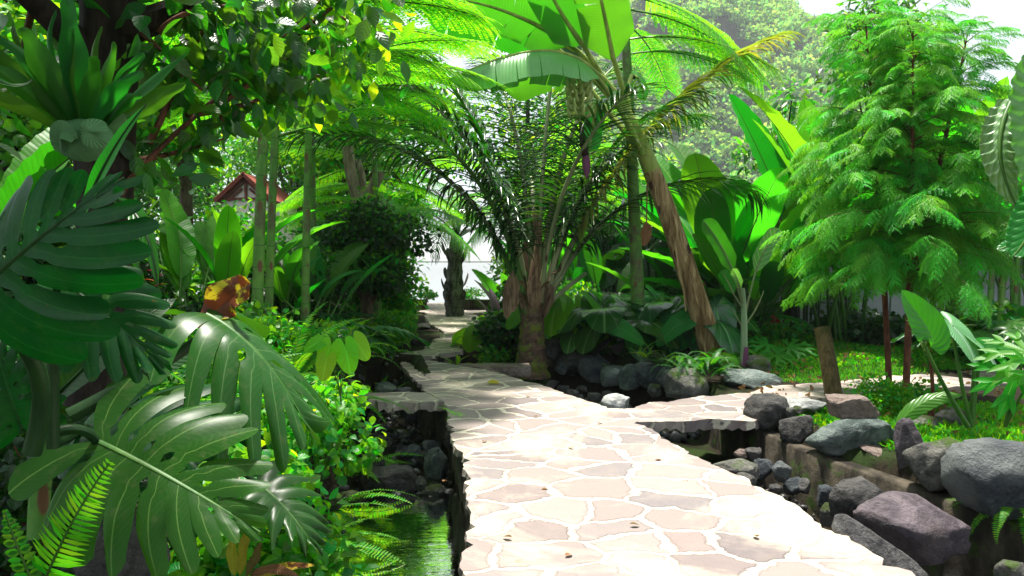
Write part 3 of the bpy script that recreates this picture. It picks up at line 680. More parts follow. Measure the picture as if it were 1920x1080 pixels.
def heart_leaf(m, org, d, N, L, Wd, mi=0, ribs=7, rib=.03, droop=.25, seed=0, cup=.12, notch=.28, nu=20, nv=16, rnd=.5, wavy=.0):
    """cordate leaf with ribs, attached at the notch"""
    d = nrm(d); N = nrm(N - (N @ d) * d); S = np.cross(d, N); rg = np.random.default_rng(seed); p0 = rg.random() * 6
    th = np.linspace(-PI * .985, PI * .985, nu * 2 + 1)[None]; r = np.linspace(0, 1, nv)[:, None]
    # outline radius as a function of angle from the tip direction
    a = np.abs(th)
    rad = np.where(a < PI * .62, .72 - .20 * np.sin(a / .62 * .5) ** .9 + .0 * a, 0) 
    rad = .72 * np.exp(-(a / .5) ** 2 * .55) * .42 + .44 * (1 + .16 * np.sin(a * 1.2)) * (1 - notch * np.exp(-((PI - a) / .34) ** 2) * 2.6).clip(.05)
    x = r * rad * np.sin(th) * Wd / .9; y = r * rad * np.cos(th) * L / .76
    z = cup * np.abs(x) - droop * (y ** 2 * (y > 0) + .6 * y ** 2 * (y < 0) + x ** 2 * .8) / L + rib * L * .5 * np.cos(a * ribs * 1.0) * r ** 1.2 * (1 - r * .3) * (a > .12) + wavy * L * np.sin(a * 9 + p0) * r ** 3
    V = np.asarray(org, float) + S * x[..., None] + d * y[..., None] + N * z[..., None]
    UV = np.stack(np.broadcast_arrays(.5 + .5 * np.clip(np.sin(th) * r, -1, 1), a * ribs / (2 * PI) + 0 * r), -1)
    m.add(V, gridq(nu * 2, nv - 1)[:, ::-1], UV, rnd, mi)
def leaf_on_stalk(name, stalkL, L, w, a0, a1, a2, mats, seed=0, fold=.25, wave=.03, tears=(), nu=5, n=26, sag=.0, prof=None, sr=.012, wf=9):
    """stalk then blade, arching in the local Y-Z plane (mats: blade, stalk)"""
    m = MB(); st = arc(stalkL, a0, a1, 10); tube(m, st, [sr * 1.5, sr], 6, 1)
    b = arc(L, a1, a2, n); b = b + st[-1]
    rg = np.random.default_rng(seed); b[:, 0] += np.linspace(0, 1, n) ** 2 * rg.normal() * .06 * L
    tube(m, b, [sr * .9, sr * .5, sr * .15], 5, 1); blade(m, b, (0, -1, .3), w, fold, sag, nu, wave, wf, tears, seed=seed, prof=prof, rnd=rg.random() * .5)
    return m.mesh(name, mats)
def clump(name, label, cat, x, y, n, meshes, spread=.25, tilt=(0, 28), sc=(.75, 1.1), group=None, z=None, az=None, seed=0, part='leaf', zoff=0):
    rg = np.random.default_rng(seed + int(abs(x) * 91 + y * 17)); zz = float(hz(x, y)) if z is None else z
    t = thing(name, label, cat, (x, y, zz + zoff), 0, group)
    for i in range(n):
        a = (rg.uniform(0, 2 * PI) if az is None else R(rg.uniform(*az))); r = spread * math.sqrt(rg.random())
        aa = rg.uniform(0, 2 * PI); tl = R(rg.uniform(*tilt))
        M = Matrix.Rotation(a, 4, 'Z') @ Matrix.Rotation(-tl, 4, 'X') @ Matrix.Rotation(rg.uniform(-.25, .25), 4, 'Y')
        o = child(part, meshes[rg.integers(len(meshes))], t, (r * math.cos(aa), r * math.sin(aa), 0), M.to_euler(), rg.uniform(*sc))
    return t
def leaf_cloud(m, cen, rad, n, tmpl, L, W, mi=0, up=.5, out=.7, down=.2, bend=(.2, .9), shell=.45, seed=0, var=.35):
    rg = np.random.default_rng(seed); cen = np.asarray(cen, float).reshape(-1, 3); rad = np.broadcast_to(np.asarray(rad, float).reshape(len(cen) if np.ndim(rad) > 1 else 1, -1), (len(cen), 3))
    k = rg.integers(len(cen), size=n); v = nrm(rg.normal(size=(n, 3))); r = (shell + (1 - shell) * rg.random(n)) ** .8
    r = r * rg.uniform(.75, 1.12, n)
    O = cen[k] + v * rad[k] * r[:, None]
    D = nrm(v * out + rg.normal(size=(n, 3)) * .6 - Zv * down)
    N = nrm(Zv * up + v * .5 + rg.normal(size=(n, 3)) * .35)
    scatter(m, tmpl, O, D, N, L * rg.uniform(1 - var, 1 + var, n), W * rg.uniform(1 - var, 1 + var, n), rg.uniform(*bend, n), (rg.random(n) * .5 + (k * .377) % 1 * .5) % 1, mi)
def shrub(name, label, cat, x, y, w, h, n, mat, L=.09, W=.03, seed=0, tmpl=None, dz=0.0, depth=None, stem='twig', group=None, ncl=9, down=.15, mat2=None, n2=0):
    """leafy bush: stems, then leaves spread over several clumps"""
    rg = np.random.default_rng(seed + 100); z = float(hz(x, y)) + dz; d = depth or w
    t = thing(name, label, cat, (x, y, z), 0, group); m = MB(); c = []
    for i in range(ncl):
        a = rg.uniform(0, 2 * PI); r = math.sqrt(rg.random()); hh = rg.uniform(.25, .82)
        p = np.array([x + math.cos(a) * r * w * .36, y + math.sin(a) * r * d * .36, z + h * hh * (1 - .25 * r)]); c.append(p)
        tube(m, bez([(x + rg.normal() * .04, y + rg.normal() * .04, z - .05), (x, y, z + h * .3), p], 7), [.012 * h + .004, .004], 5)
    m.obj('stem', K[stem], t); m = MB()
    leaf_cloud(m, c, (w * .24, d * .24, h * .24), n, tmpl or T_OVAL_S, L, W, seed=seed, down=down)
    m.obj('foliage', K[mat], t)
    if n2:
        m = MB(); leaf_cloud(m, c, (w * .25, d * .25, h * .25), n2, tmpl or T_OVAL_S, L, W, seed=seed + 1, down=down, up=.9); m.obj('sunlit_leaves', K[mat2], t)  # outer leaves in a brighter copy, coloured as if sunlit
    return t
def tree(name, label, cat, x, y, h, cr, n, mat, bark, L=.12, W=.045, tr=.12, seed=0, h0=.4, ncl=16, tmpl=None, group=None, flat=.75, lean=(0, 0), down=.2, mat2=None, n2=0, z=None):
    rg = np.random.default_rng(seed + 55); z = float(hz(x, y)) - .05 if z is None else z
    t = thing(name, label, cat, (x, y, z), 0, group); m = MB(); top = np.array([x + lean[0], y + lean[1], z + h * .8])
    tk = bez([(x, y, z), (x + lean[0] * .2 + rg.normal() * .05, y, z + h * .35), top], 14); tube(m, tk, [tr * 1.25, tr, tr * .75, tr * .35], 9)
    c = []; cz = z + h * (h0 + (1 - h0) / 2)
    for i in range(ncl):
        v = nrm(rg.normal(size=3)) * rg.random() ** .4; p = np.array([x + lean[0] * .8, y + lean[1] * .8, cz]) + v * np.array([cr, cr, h * (1 - h0) / 2]) * .78; c.append(p)
        s = tk[int(rg.uniform(5, 12))]; tube(m, bez([s, (s + p) / 2 + rg.normal(size=3) * cr * .12 + (0, 0, .1), p], 8), [tr * .35, tr * .08], 5)
    m.obj('trunk', K[bark], t); m = MB()
    rr = cr * .42; leaf_cloud(m, c, (rr, rr, rr * flat), n, tmpl or T_OVAL_S, L, W, seed=seed, down=down)
    m.obj('crown', K[mat], t)
    if n2:
        m = MB(); leaf_cloud(m, np.array(c) + (0, 0, rr * .3), (rr, rr, rr * flat), n2, tmpl or T_OVAL_S, L, W, seed=seed + 1, down=down, up=.9); m.obj('lit_leaves', K[mat2], t)
    return t
def rock(label, px, py, wpx, hpx, Y=None, z=None, mat='rock', seed=0, ang=.5, rot=0, group=None, sub=4, depth=.9, sink=.0, tilt=(0, 0), name='rock', amp=.22):
    """rock whose middle shows at (px, py), wpx x hpx pixels large"""
    c = G(px, py, z) if Y is None else P(px, py, Y); sc = c[1] / F
    me = rock_mb(seed, ang, sub, amp).mesh(name, K[mat])
    o = child_top(name, me); rx, rz = wpx * sc / 2 * 1.1, hpx * sc / 2 * 1.12
    V = np.zeros(len(me.vertices) * 3); me.vertices.foreach_get('co', V); V = V.reshape(-1, 3)
    E = np.array((Matrix.Rotation(rot, 3, 'Z')).to_4x4().to_3x3()); V = V @ E.T
    V = V / np.abs(V).max(0) ; V = V * (rx, rx * depth, rz)
    V = V @ np.array((Matrix.Rotation(tilt[1], 3, 'Y') @ Matrix.Rotation(tilt[0], 3, 'X')).to_4x4().to_3x3()).T
    me.vertices.foreach_set('co', V.ravel()); me.update()
    o.location = (c[0], c[1], c[2] - sink - rz * .08)
    return tag(o, label, 'rock', group)
# shared leaf meshes
LF = {}
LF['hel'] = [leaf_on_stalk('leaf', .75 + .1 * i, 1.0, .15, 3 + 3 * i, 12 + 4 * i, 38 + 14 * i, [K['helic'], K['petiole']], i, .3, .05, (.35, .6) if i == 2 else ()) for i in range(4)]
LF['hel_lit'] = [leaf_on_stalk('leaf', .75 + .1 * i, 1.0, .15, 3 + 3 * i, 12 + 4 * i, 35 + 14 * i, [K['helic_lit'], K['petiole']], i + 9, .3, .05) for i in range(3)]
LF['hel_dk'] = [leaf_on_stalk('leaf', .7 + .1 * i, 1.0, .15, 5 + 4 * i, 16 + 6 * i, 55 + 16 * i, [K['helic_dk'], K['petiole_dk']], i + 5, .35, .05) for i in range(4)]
LF['fern'] = [fern_frond('frond', .62, 12 + 6 * i, 75 + 22 * i, [K['fern'], K['petiole']], 30, .075, .012, i) for i in range(4)]
LF['fern_hang'] = [fern_frond('frond', .75, 55 + 6 * i, 118 + 8 * i, [K['fern'], K['petiole']], 34, .07, .012, i + 8, pwr=.8) for i in range(3)]
LF['fern_dk'] = [fern_frond('frond', .6, 25 + 8 * i, 95 + 14 * i, [K['fern_dk'], K['petiole']], 30, .075, .013, i + 4) for i in range(3)]
def strapset(mat, L, w, a, n=4, fold=.4, st='petiole', mi=.02):
    return [leaf_on_stalk('leaf', mi, L, w, a[0] + 4 * i, a[0] + 5 * i, a[1] + 9 * i, [K[mat], K[st]], i + 30, fold, .02, nu=2, n=14, sr=.004, prof=lambda v: np.clip((1 - v) ** .6 * (.5 + v * 2).clip(0, 1), 0, 1)) for i in range(n)]
LF['spider'] = strapset('spider', .36, .016, (25, 85)); LF['brom'] = strapset('brom', .38, .024, (25, 75)); LF['strap'] = strapset('helic', .6, .03, (8, 70))
LF['strap_yel'] = strapset('bush_yel', .34, .022, (10, 60)); LF['dryst'] = strapset('dryyel', .5, .03, (20, 80))
def broad(mat, st='petiole', L=.3, n=3, droop=.25, sl=.45, ribs=7, rib=.035, wid=1.0, name='leaf', seed0=0, face=55, wavy=.0, cup=.12, a=(8, 35)):
    """heart leaves on stalks, facing forward along local +Y"""
    out = []
    for i in range(n):
        m = MB(); C = arc(sl, a[0], a[1] + 8 * i, 10); tube(m, C, [.011, .007], 6, 1); p = C[-1]
        fa = R(face + 12 * i); heart_leaf(m, p, np.array([0, math.sin(fa), -math.cos(fa) * .9 + .25]), np.array([0, math.cos(fa) * .6 + .25, math.sin(fa)]), L, L * wid, 0, ribs, rib, droop, seed0 + i, cup, rnd=i * .17, wavy=wavy); out.append(m.mesh(name, [K[mat], K[st]]))
    return out
LF['philo'] = broad('philo', L=.52, sl=.75, rib=.075, ribs=8, droop=.5, n=4, face=38); LF['philo_lit'] = broad('philo_lit', L=.5, sl=.7, seed0=5, rib=.05, face=40)
LF['small'] = broad('bush', L=.11, sl=.16, rib=.01, seed0=9, ribs=3); LF['small_yel'] = broad('bush_yel', L=.15, sl=.2, rib=.01, seed0=12, ribs=3, wid=.9)
LF['maroon'] = broad('maroon', L=.3, sl=.4, seed0=14, wid=.7)
def mon_set(mats, L, n=3, sl=.6, seed=0, nl=8):
    out = []
    for i in range(n):
        C = arc(sl, 10, 40 + 10 * i, 10); p = C[-1]; fa = R(70 + 15 * i)
        t = thing('x', None, None)
        o = monstera('leaf', p, p + L * np.array([0, math.sin(fa), -math.cos(fa) + .2]), np.array([0, math.cos(fa) * .5 + .35, 1]), mats, .95, nl, .4, .4, seed + i, .5)
        me = o.data; bm = bmesh.new(); bm.from_mesh(me); m2 = MB(); tube(m2, C, [.011, .008], 6, 1); tmp = m2.mesh('q', mats); bm.from_mesh(tmp); bm.to_mesh(me); bm.free()
        for pl in me.polygons: pl.use_smooth = True
        bpy.data.meshes.remove(tmp); bpy.data.objects.remove(o); bpy.data.objects.remove(t); out.append(me)
    return out
LF['mon'] = mon_set([K['mon_lit'], K['petiole']], .42, 3, .55, 3)
# ------------------------------------------------------------------ LEFT: foreground tree, staghorn fern, split leaves
t = thing('shade_tree', 'dark barked tree with glossy leaves holding the staghorn fern', 'tree', (-2.15, 3.7, float(hz(-2.15, 3.7))))
m = MB()
tube(m, bez([(-2.15, 3.7, .1), (-2.0, 3.7, 1.2), (-1.98, 3.65, 2.1), (-1.9, 3.7, 3.6)], 20), [.16, .125, .13, .15], 12)
tube(m, bez([P(215, 60, 3.65), P(330, 30, 3.7), P(480, -60, 3.9)], 12), [.085, .06, .04], 9)
tube(m, bez([P(190, 120, 3.65), P(100, 40, 3.5), P(0, -60, 3.3)], 12), [.075, .06, .05], 9)
m.obj('trunk', K['bark_dk'], t)
m = MB(); tips = []
tw = [[(225, 365, 3.6), (280, 270, 3.7), (420, 190, 3.9), (560, 40, 4.1), (640, -40, 4.3)], [(280, 270, 3.7), (340, 140, 3.8), (380, 60, 3.8), (420, -30, 3.8)], [(420, 190, 3.9), (520, 120, 4.0), (610, 60, 4.2)],
      [(350, 215, 3.8), (470, 210, 4.1), (560, 150, 4.4), (680, 110, 4.6)], [(300, 30, 3.7), (420, 60, 3.9), (560, 150, 4.3)], [(230, 30, 3.65), (300, 90, 3.6), (380, 170, 3.7)], [(260, 300, 3.7), (330, 290, 3.8), (420, 260, 3.9)],
      [(420, 190, 3.9), (410, 230, 3.9), (420, 250, 4.0)], [(480, -60, 3.9), (600, 0, 4.3), (680, 60, 4.6)], [(540, 80, 4.2), (620, 10, 4.3), (680, -20, 4.4)], [(300, 60, 3.6), (340, 10, 3.5), (440, 10, 3.7)], [(60, 20, 3.5), (40, 100, 3.8), (20, 200, 4.0)]]
for q in tw:
    C = bez([P(*p) for p in q], 16); tube(m, C, [.018, .011, .005], 6); tips += list(C[4:]) + list(C[9:])
m.obj('branch', K['twig'], t)
tips = np.array(tips)
def tree_leaves(cent, n, spread, mat, name, L=.145, W=.034, seed=0):
    rg = np.random.default_rng(seed); k = rg.integers(len(cent), size=n); O = cent[k] + rg.normal(size=(n, 3)) * spread
    pq = np.stack([O[:, 0] / O[:, 1] * F + 960, 485 - (O[:, 2] - 1.45) / O[:, 1] * F], 1); O = O[~((pq[:, 0] > 395) & (pq[:, 0] < 720) & (pq[:, 1] > 245 - .1 * (pq[:, 0] - 395)))]; n = len(O)
    D = nrm(rg.normal(size=(n, 3)) * .55 + (0.1, -.1, -.55)); N = nrm(rg.normal(size=(n, 3)) * .6 + (0, -.35, .5)); m = MB()
    scatter(m, T_OVAL, O, D, N, L * rg.uniform(.65, 1.15, n), W * rg.uniform(.8, 1.25, n), rg.uniform(.1, .8, n), rg.random(n)); return m.obj(name, K[mat], t)
far = tips[:, 0] / tips[:, 1] * F + 960
tree_leaves(tips[far < 560], 560, .14, 'tree', 'foliage', seed=1)
tree_leaves(tips[far > 440], 330, .16, 'tree', 'foliage', seed=2)
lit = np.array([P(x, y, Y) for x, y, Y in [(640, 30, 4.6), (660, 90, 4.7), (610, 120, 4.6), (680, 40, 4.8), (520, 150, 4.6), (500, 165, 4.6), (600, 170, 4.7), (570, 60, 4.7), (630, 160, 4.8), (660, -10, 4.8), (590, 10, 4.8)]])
tree_leaves(lit, 300, .13, 'tree_lit', 'sunlit_foliage', .15, .036, 3)  # crown edge leaves coloured as if the sun shone through them
# unseen crown leaves and branches added above the view to shade the near bank
rg = np.random.default_rng(77); up_c = np.stack([rg.uniform(-3.6, -1.75, 26), rg.uniform(1.2, 4.6, 26), rg.uniform(3.2, 4.6, 26)], 1)
up_c = up_c[~((up_c[:, 0] > -1.9) & (up_c[:, 1] > 2.5))]
low_c = np.vstack([np.stack([rg.uniform(-2.6, -.75, 13), rg.uniform(1.1, 2.1, 13), rg.uniform(3.0, 3.6, 13)], 1), np.stack([rg.uniform(-2.5, -1.7, 9), rg.uniform(2.7, 3.8, 9), rg.uniform(3.3, 3.9, 9)], 1)])
m = MB()
for q in up_c[::2]: tube(m, bez([(-1.9, 3.7, 3.2), (-2.7, 3.2, 4.1) if q[0] < -1.4 else (-2.9, 1.6, 4.4), q], 10), [.05, .012], 5)
for q in low_c: tube(m, bez([(-1.9, 3.7, 3.2), (-2.9, 2.6, 4.0), (-2.6, 1.4, 3.9), q] if q[1] < 2.3 else [(-1.9, 3.7, 3.2), (-2.1, 3.5, 3.8), q], 10), [.04, .01], 5)
m.obj('added_shade_branches', K['bark_dk'], t)
tree_leaves(up_c, 3000, .34, 'tree', 'added_shade_foliage', .16, .042, 9)
tree_leaves(low_c, 2100, .2, 'tree', 'added_shade_foliage', .16, .044, 19)
# staghorn fern on the trunk
t = thing('staghorn_fern', 'staghorn fern with antler fronds and a curled pale shield on the dark trunk', 'fern', tuple(P(160, 260, 3.2)))
def antler(C, w0, mat, seed, forks=3, name='frond', parent=None, nrmv=(0.1, -1, .2), spl=.5):
    """strap that widens and forks into lobes"""
    m = MB(); C = np.asarray(C); n = len(C); T, S, N = frames(C, np.asarray(nrmv, float)); rg = np.random.default_rng(seed); v = np.linspace(0, 1, n)
    k = forks; lobes = np.linspace(-1, 1, k + 1)
    for i in range(k):
        u = np.linspace(lobes[i], lobes[i + 1], 6)[None]; uc = u.mean()
        vv = v[:, None]; sp = sstep(spl + rg.uniform(-.1, .1), 1, vv); end = rg.uniform(.82, 1.0)
        w = w0 * (.28 + .72 * sstep(0, .55, vv)); nar = 1 - .62 * sp
        x = w * (uc + (u - uc) * nar * (1 - .15 * np.sin(vv * 16 + i) * sp) + uc * .55 * sp ** 1.5); lv = vv * (1 - (1 - end) * sstep(.3, 1, vv))
        c = np.stack([np.interp(lv[:, 0], v, C[:, j]) for j in range(3)], 1); tip = np.where(vv > .93, np.sqrt(np.clip(1 - ((vv - .93) / .07) ** 2, 0.02, 1)), 1)
        x = w * uc * (1 + .55 * sp ** 1.5) + (x - w * uc * (1 + .55 * sp ** 1.5)) * tip
        z = -.25 * x ** 2 / w0 + .12 * w0 * np.sin(vv * 7 + uc * 4) * sp + .05 * w0 * np.cos(u * 9)
        V = c[:, None] + S[:, None] * x[..., None] + N[:, None] * z[..., None]
        m.add(V, gridq(5, n - 1), np.stack(np.broadcast_arrays(.5 + .5 * u, vv), -1), .4 + .05 * i)
    return m.obj(name, K[mat], parent)
antler(bez([P(160, 255, 3.15), P(140, 180, 3.0), P(150, 120, 2.95), P(160, 72, 2.9)], 30), .17, 'stag', 1, 4, parent=t, spl=.3)
antler(bez([P(150, 250, 3.15), P(90, 160, 2.95), P(60, 80, 2.9), P(20, 15, 2.8)], 30), .17, 'stag', 2, 3, parent=t, spl=.35)
antler(bez([P(140, 255, 3.2), P(70, 190, 3.0), P(20, 130, 2.9), P(-50, 110, 2.8)], 30), .12, 'stag', 3, 3, parent=t)
antler(bez([P(170, 250, 3.2), P(188, 170, 3.1), P(205, 110, 3.05), P(222, 60, 3.0)], 26), .10, 'stag', 6, 3, parent=t, spl=.35)
antler(bez([P(200, 235, 3.25), P(245, 200, 3.2), P(300, 160, 3.1), P(372, 105, 3.0)], 26), .075, 'stag', 4, 2, parent=t, nrmv=(.3, -1, .3))
antler(bez([P(185, 250, 3.2), P(215, 175, 3.1), P(235, 150, 3.05), P(262, 135, 3.0)], 24), .075, 'stag', 5, 3, parent=t)
m = MB()   # shield: cupped bowl plus a curled disc
V, Q = ICO[4]; sh = V * np.array([.13, .10, .085]); keep = None
sh = sh * (1 + .10 * lump(V, 1, 1.4, 3))[:, None]; m.add(sh + P(158, 262, 3.12), Q, np.stack([V[:, 0] * .5 + .5, np.arctan2(V[:, 2], V[:, 0]) / 2], 1), .4)
m.obj('shield', K['shell'], t); m = MB()
a = np.linspace(-.5, 2 * PI - 1.3, 40)[None]; r = np.linspace(.06, 1, 10)[:, None]; c = P(177, 250, 3.0); rad = .062
V = np.stack([rad * r * np.cos(a + .6), -.03 * (1 - r ** 2) + .012 * np.sin(a * 3) * r + 0 * a, rad * .95 * r * np.sin(a + .6)], -1) + c
m.add(V, gridq(39, 9), np.stack(np.broadcast_arrays(.5 + .3 * r, a / 2 / PI), -1), .8); m.obj('curled_shield', K['shell'], t)
m = MB(); C = bez([P(112, 285, 3.06), P(104, 240, 3.0), P(122, 236, 2.98), P(140, 262, 3.0)], 16); blade(m, C, (0, -1, .2), .045, .5, 0, 5, .02, prof=lambda v: .4 + .6 * np.sin(v * PI)); m.obj('shield', K['shell'], t)
m = MB(); C = bez([P(195, 262, 3.2), P(212, 235, 3.15), P(235, 215, 3.15)], 12); blade(m, C, (0, -1, .2), .07, .1, 0, 5, .03); m.obj('shield', K['shell'], t)

# the big split-leaf plants of the near bank
base = np.array([-1.75, 2.1, .15])
t = thing('monstera', 'large monstera in the left foreground with one broad split leaf in sunlight', 'monstera', tuple(base))
mo = [K['mon_pale'], K['petiole']]
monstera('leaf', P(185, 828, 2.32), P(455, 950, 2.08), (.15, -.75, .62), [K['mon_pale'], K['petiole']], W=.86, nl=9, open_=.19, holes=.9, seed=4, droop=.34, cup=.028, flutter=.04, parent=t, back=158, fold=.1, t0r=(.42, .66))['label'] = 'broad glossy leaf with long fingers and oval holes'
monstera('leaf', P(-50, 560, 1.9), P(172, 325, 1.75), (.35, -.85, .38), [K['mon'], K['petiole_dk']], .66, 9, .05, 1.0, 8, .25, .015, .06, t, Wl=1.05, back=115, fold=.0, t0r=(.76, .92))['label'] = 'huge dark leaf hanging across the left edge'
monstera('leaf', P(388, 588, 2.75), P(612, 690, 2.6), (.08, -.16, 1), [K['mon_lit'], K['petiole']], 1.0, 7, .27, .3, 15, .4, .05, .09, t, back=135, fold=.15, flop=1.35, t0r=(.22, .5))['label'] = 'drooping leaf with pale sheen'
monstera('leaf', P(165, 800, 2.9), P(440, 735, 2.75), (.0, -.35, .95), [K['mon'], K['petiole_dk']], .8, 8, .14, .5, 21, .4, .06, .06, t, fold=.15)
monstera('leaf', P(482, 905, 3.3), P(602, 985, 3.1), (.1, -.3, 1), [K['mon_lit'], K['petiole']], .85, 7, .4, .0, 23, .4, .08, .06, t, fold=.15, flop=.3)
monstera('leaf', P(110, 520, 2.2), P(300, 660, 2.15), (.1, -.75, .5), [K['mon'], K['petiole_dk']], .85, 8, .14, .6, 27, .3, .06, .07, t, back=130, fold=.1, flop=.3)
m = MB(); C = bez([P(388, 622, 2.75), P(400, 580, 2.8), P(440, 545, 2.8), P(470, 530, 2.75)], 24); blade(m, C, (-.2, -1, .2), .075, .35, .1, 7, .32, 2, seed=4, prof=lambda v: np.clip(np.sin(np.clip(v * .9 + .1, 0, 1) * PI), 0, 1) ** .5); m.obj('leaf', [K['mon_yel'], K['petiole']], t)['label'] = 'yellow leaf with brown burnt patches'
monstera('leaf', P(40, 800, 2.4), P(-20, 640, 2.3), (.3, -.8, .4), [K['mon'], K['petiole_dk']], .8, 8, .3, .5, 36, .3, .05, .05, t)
m = MB()
for q, r in [([(60, 830, 2.2), (150, 780, 2.25), (180, 828, 2.32)], .014), ([(60, 850, 2.1), (105, 700, 2.1), (60, 640, 1.95), (-50, 560, 1.9)], .02), ([(130, 780, 2.4), (250, 720, 2.5), (400, 620, 2.7)], .02),
             ([(80, 840, 2.4), (120, 830, 2.7), (165, 800, 2.9)], .013), ([(300, 830, 3.0), (420, 860, 3.2), (482, 905, 3.3)], .011), ([(100, 840, 2.2), (95, 640, 2.2), (110, 500, 2.2)], .015)]:
    tube(m, bez([P(*p) for p in q], 14), [r * 1.3, r], 8); m.obj('stalk', K['petiole_dk'], t) ; m = MB()
# thick trailing stem with leaf scars
m = MB(); tube(m, bez([P(70, 1010, 2.3), P(75, 860, 2.35), P(110, 700, 2.35), P(60, 640, 2.4)], 22), [.03, .032, .028], 10); m.obj('climbing_stem', K['greenstem'], t)
# broad strap leaves behind
t = thing('bird_nest_fern', 'bird nest fern with long dark strap leaves behind the monstera', 'fern', (-1.75, 2.6, .2))
for q, w, mt in [([(90, 760, 2.5), (180, 660, 2.5), (275, 585, 2.55), (330, 560, 2.7)], .075, 'helic_dk'), ([(110, 700, 2.6), (170, 640, 2.7), (200, 560, 2.8), (190, 520, 2.9)], .06, 'taro'), ([(150, 420, 2.7), (180, 330, 2.6), (225, 250, 2.6), (275, 195, 2.6)], .035, 'helic'),
                 ([(215, 375, 2.9), (265, 385, 2.8), (288, 460, 2.7), (296, 540, 2.7)], .035, 'taro'), ([(150, 770, 2.6), (270, 720, 2.7), (370, 650, 2.8), (420, 610, 2.9)], .05, 'helic_dk'), ([(-40, 130, 2.6), (30, 180, 2.7), (60, 150, 2.8)], .02, 'helic')]:
    m = MB(); C = bez([P(*p) for p in q], 24); tube(m, C, [.008, .003], 5, 1); blade(m, C, (0.1, -.8, .5), w, .25, 0, 5, .05, 3, seed=3, prof=lambda v: np.clip(np.minimum(1, .35 + v * 2.2) * (1 - v ** 3), .02, 1)); m.obj('leaf', [K[mt], K['petiole_dk']], t)
# ferns
def fern_at(label, x, y, n, sc, kind='fern', tilt=(-10, 25), az=None, dz=0, seed=0, group=None, z=None):
    return clump('fern', label, 'fern', x, y, n, LF[kind], .05, tilt, sc, group, z=z, az=az, seed=seed, part='frond', zoff=dz)
p = P(95, 1075, 2.1)
t = thing('sword_fern', 'bright sword fern frond in the bottom left corner', 'fern', tuple(p))
for i, (b, tip, w) in enumerate([((85, 1085, 2.1), (205, 868, 2.0), 0), ((60, 1090, 2.1), (10, 960, 2.05), 1)]):
    A, B = P(*b), P(*tip); m = MB(); C = bez([A, (A + B) / 2 + (0.0, -.02, .03), B], 26); tube(m, C, [.004, .002], 5, 1); T, S, N = frames(C, (0.25, -1, .35)); nl = 28 - 12 * w
    idx = np.linspace(1, 25, nl).astype(int)
    for sd in (1, -1):
        u = np.linspace(0, 1, nl); D = S[idx] * sd + T[idx] * .25 + rng.normal(size=(nl, 3)) * .06
        scatter(m, T_FERN if w == 0 else T_OVAL, C[idx], D, N[idx], (.082 if w == 0 else .04) * (1 - .8 * u ** 2.2) * rng.uniform(.85, 1.1, nl), (.0085 if w == 0 else .012) * (1.1 - .5 * u), .35, rng.random(nl) * .4)
    m.obj('frond', [K['fern'] if w == 0 else K['fern_dk'], K['petiole']], t)
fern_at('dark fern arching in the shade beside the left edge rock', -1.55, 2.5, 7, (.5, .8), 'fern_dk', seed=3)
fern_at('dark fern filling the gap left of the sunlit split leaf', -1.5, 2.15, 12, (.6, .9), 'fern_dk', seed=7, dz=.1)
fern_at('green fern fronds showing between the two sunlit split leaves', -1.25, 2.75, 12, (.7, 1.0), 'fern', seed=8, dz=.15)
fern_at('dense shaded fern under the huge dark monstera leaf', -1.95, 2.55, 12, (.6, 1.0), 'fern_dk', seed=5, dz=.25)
# ------------------------------------------------------------------ left bank: understorey, ferns, green trunks
shrub('broadleaf_bush', 'leafy light green bush overhanging the stream behind the drooping leaf', 'bush', -1.6, 4.2, 1.5, 1.0, 2300, 'bush', .085, .032, 1, mat2='bush_yel', n2=350, depth=1.7)
shrub('broadleaf_bush', 'bright creeper bush spilling over the left stream bank above the water', 'bush', -1.6, 5.4, 1.2, .8, 2000, 'bush', .075, .029, 2, mat2='bush_yel', n2=300, depth=1.7, down=.5)
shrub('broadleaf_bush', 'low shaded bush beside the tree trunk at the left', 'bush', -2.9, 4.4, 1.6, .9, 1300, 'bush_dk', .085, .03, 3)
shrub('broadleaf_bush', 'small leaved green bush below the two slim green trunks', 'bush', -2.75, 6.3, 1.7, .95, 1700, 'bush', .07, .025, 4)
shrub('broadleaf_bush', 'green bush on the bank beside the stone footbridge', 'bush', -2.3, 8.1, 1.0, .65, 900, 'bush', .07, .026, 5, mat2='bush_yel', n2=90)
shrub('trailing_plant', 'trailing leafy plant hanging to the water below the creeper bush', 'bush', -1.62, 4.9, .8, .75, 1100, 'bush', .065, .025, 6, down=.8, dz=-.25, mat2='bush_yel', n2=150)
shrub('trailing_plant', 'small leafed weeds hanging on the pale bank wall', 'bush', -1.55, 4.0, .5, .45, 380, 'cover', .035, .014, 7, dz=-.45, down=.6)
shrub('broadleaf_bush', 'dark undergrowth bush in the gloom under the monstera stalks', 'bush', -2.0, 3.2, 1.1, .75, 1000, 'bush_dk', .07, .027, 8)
t = thing('sunlit_seedling', 'seedling with round yellow green glowing leaves above the bush', 'plant', tuple(P(640, 760, 4.4)))
for i, (px, py, Y, L, a) in enumerate([(618, 668, 4.3, .14, (-.3, -.15, -.9)), (648, 668, 4.35, .15, (.25, -.2, -1)), (668, 655, 4.4, .13, (.5, -.1, -.7)), (598, 655, 4.3, .1, (-.5, -.5, -.3)), (612, 690, 4.25, .12, (-.1, -.5, -.9))]):
    m = MB(); heart_leaf(m, P(px, py - 14, Y), np.array(a), (.1, -.8, .5), L, L * .85, 0, 3, .01, .2, i); tube(m, bez([P(640, 760, 4.4), P(635, 700, 4.4), P(px, py - 14, Y)], 8), [.004, .002], 4, 1); m.obj('leaf', [K['bush_yel'], K['petiole']], t)
G_F = 'sword ferns on the left bank'
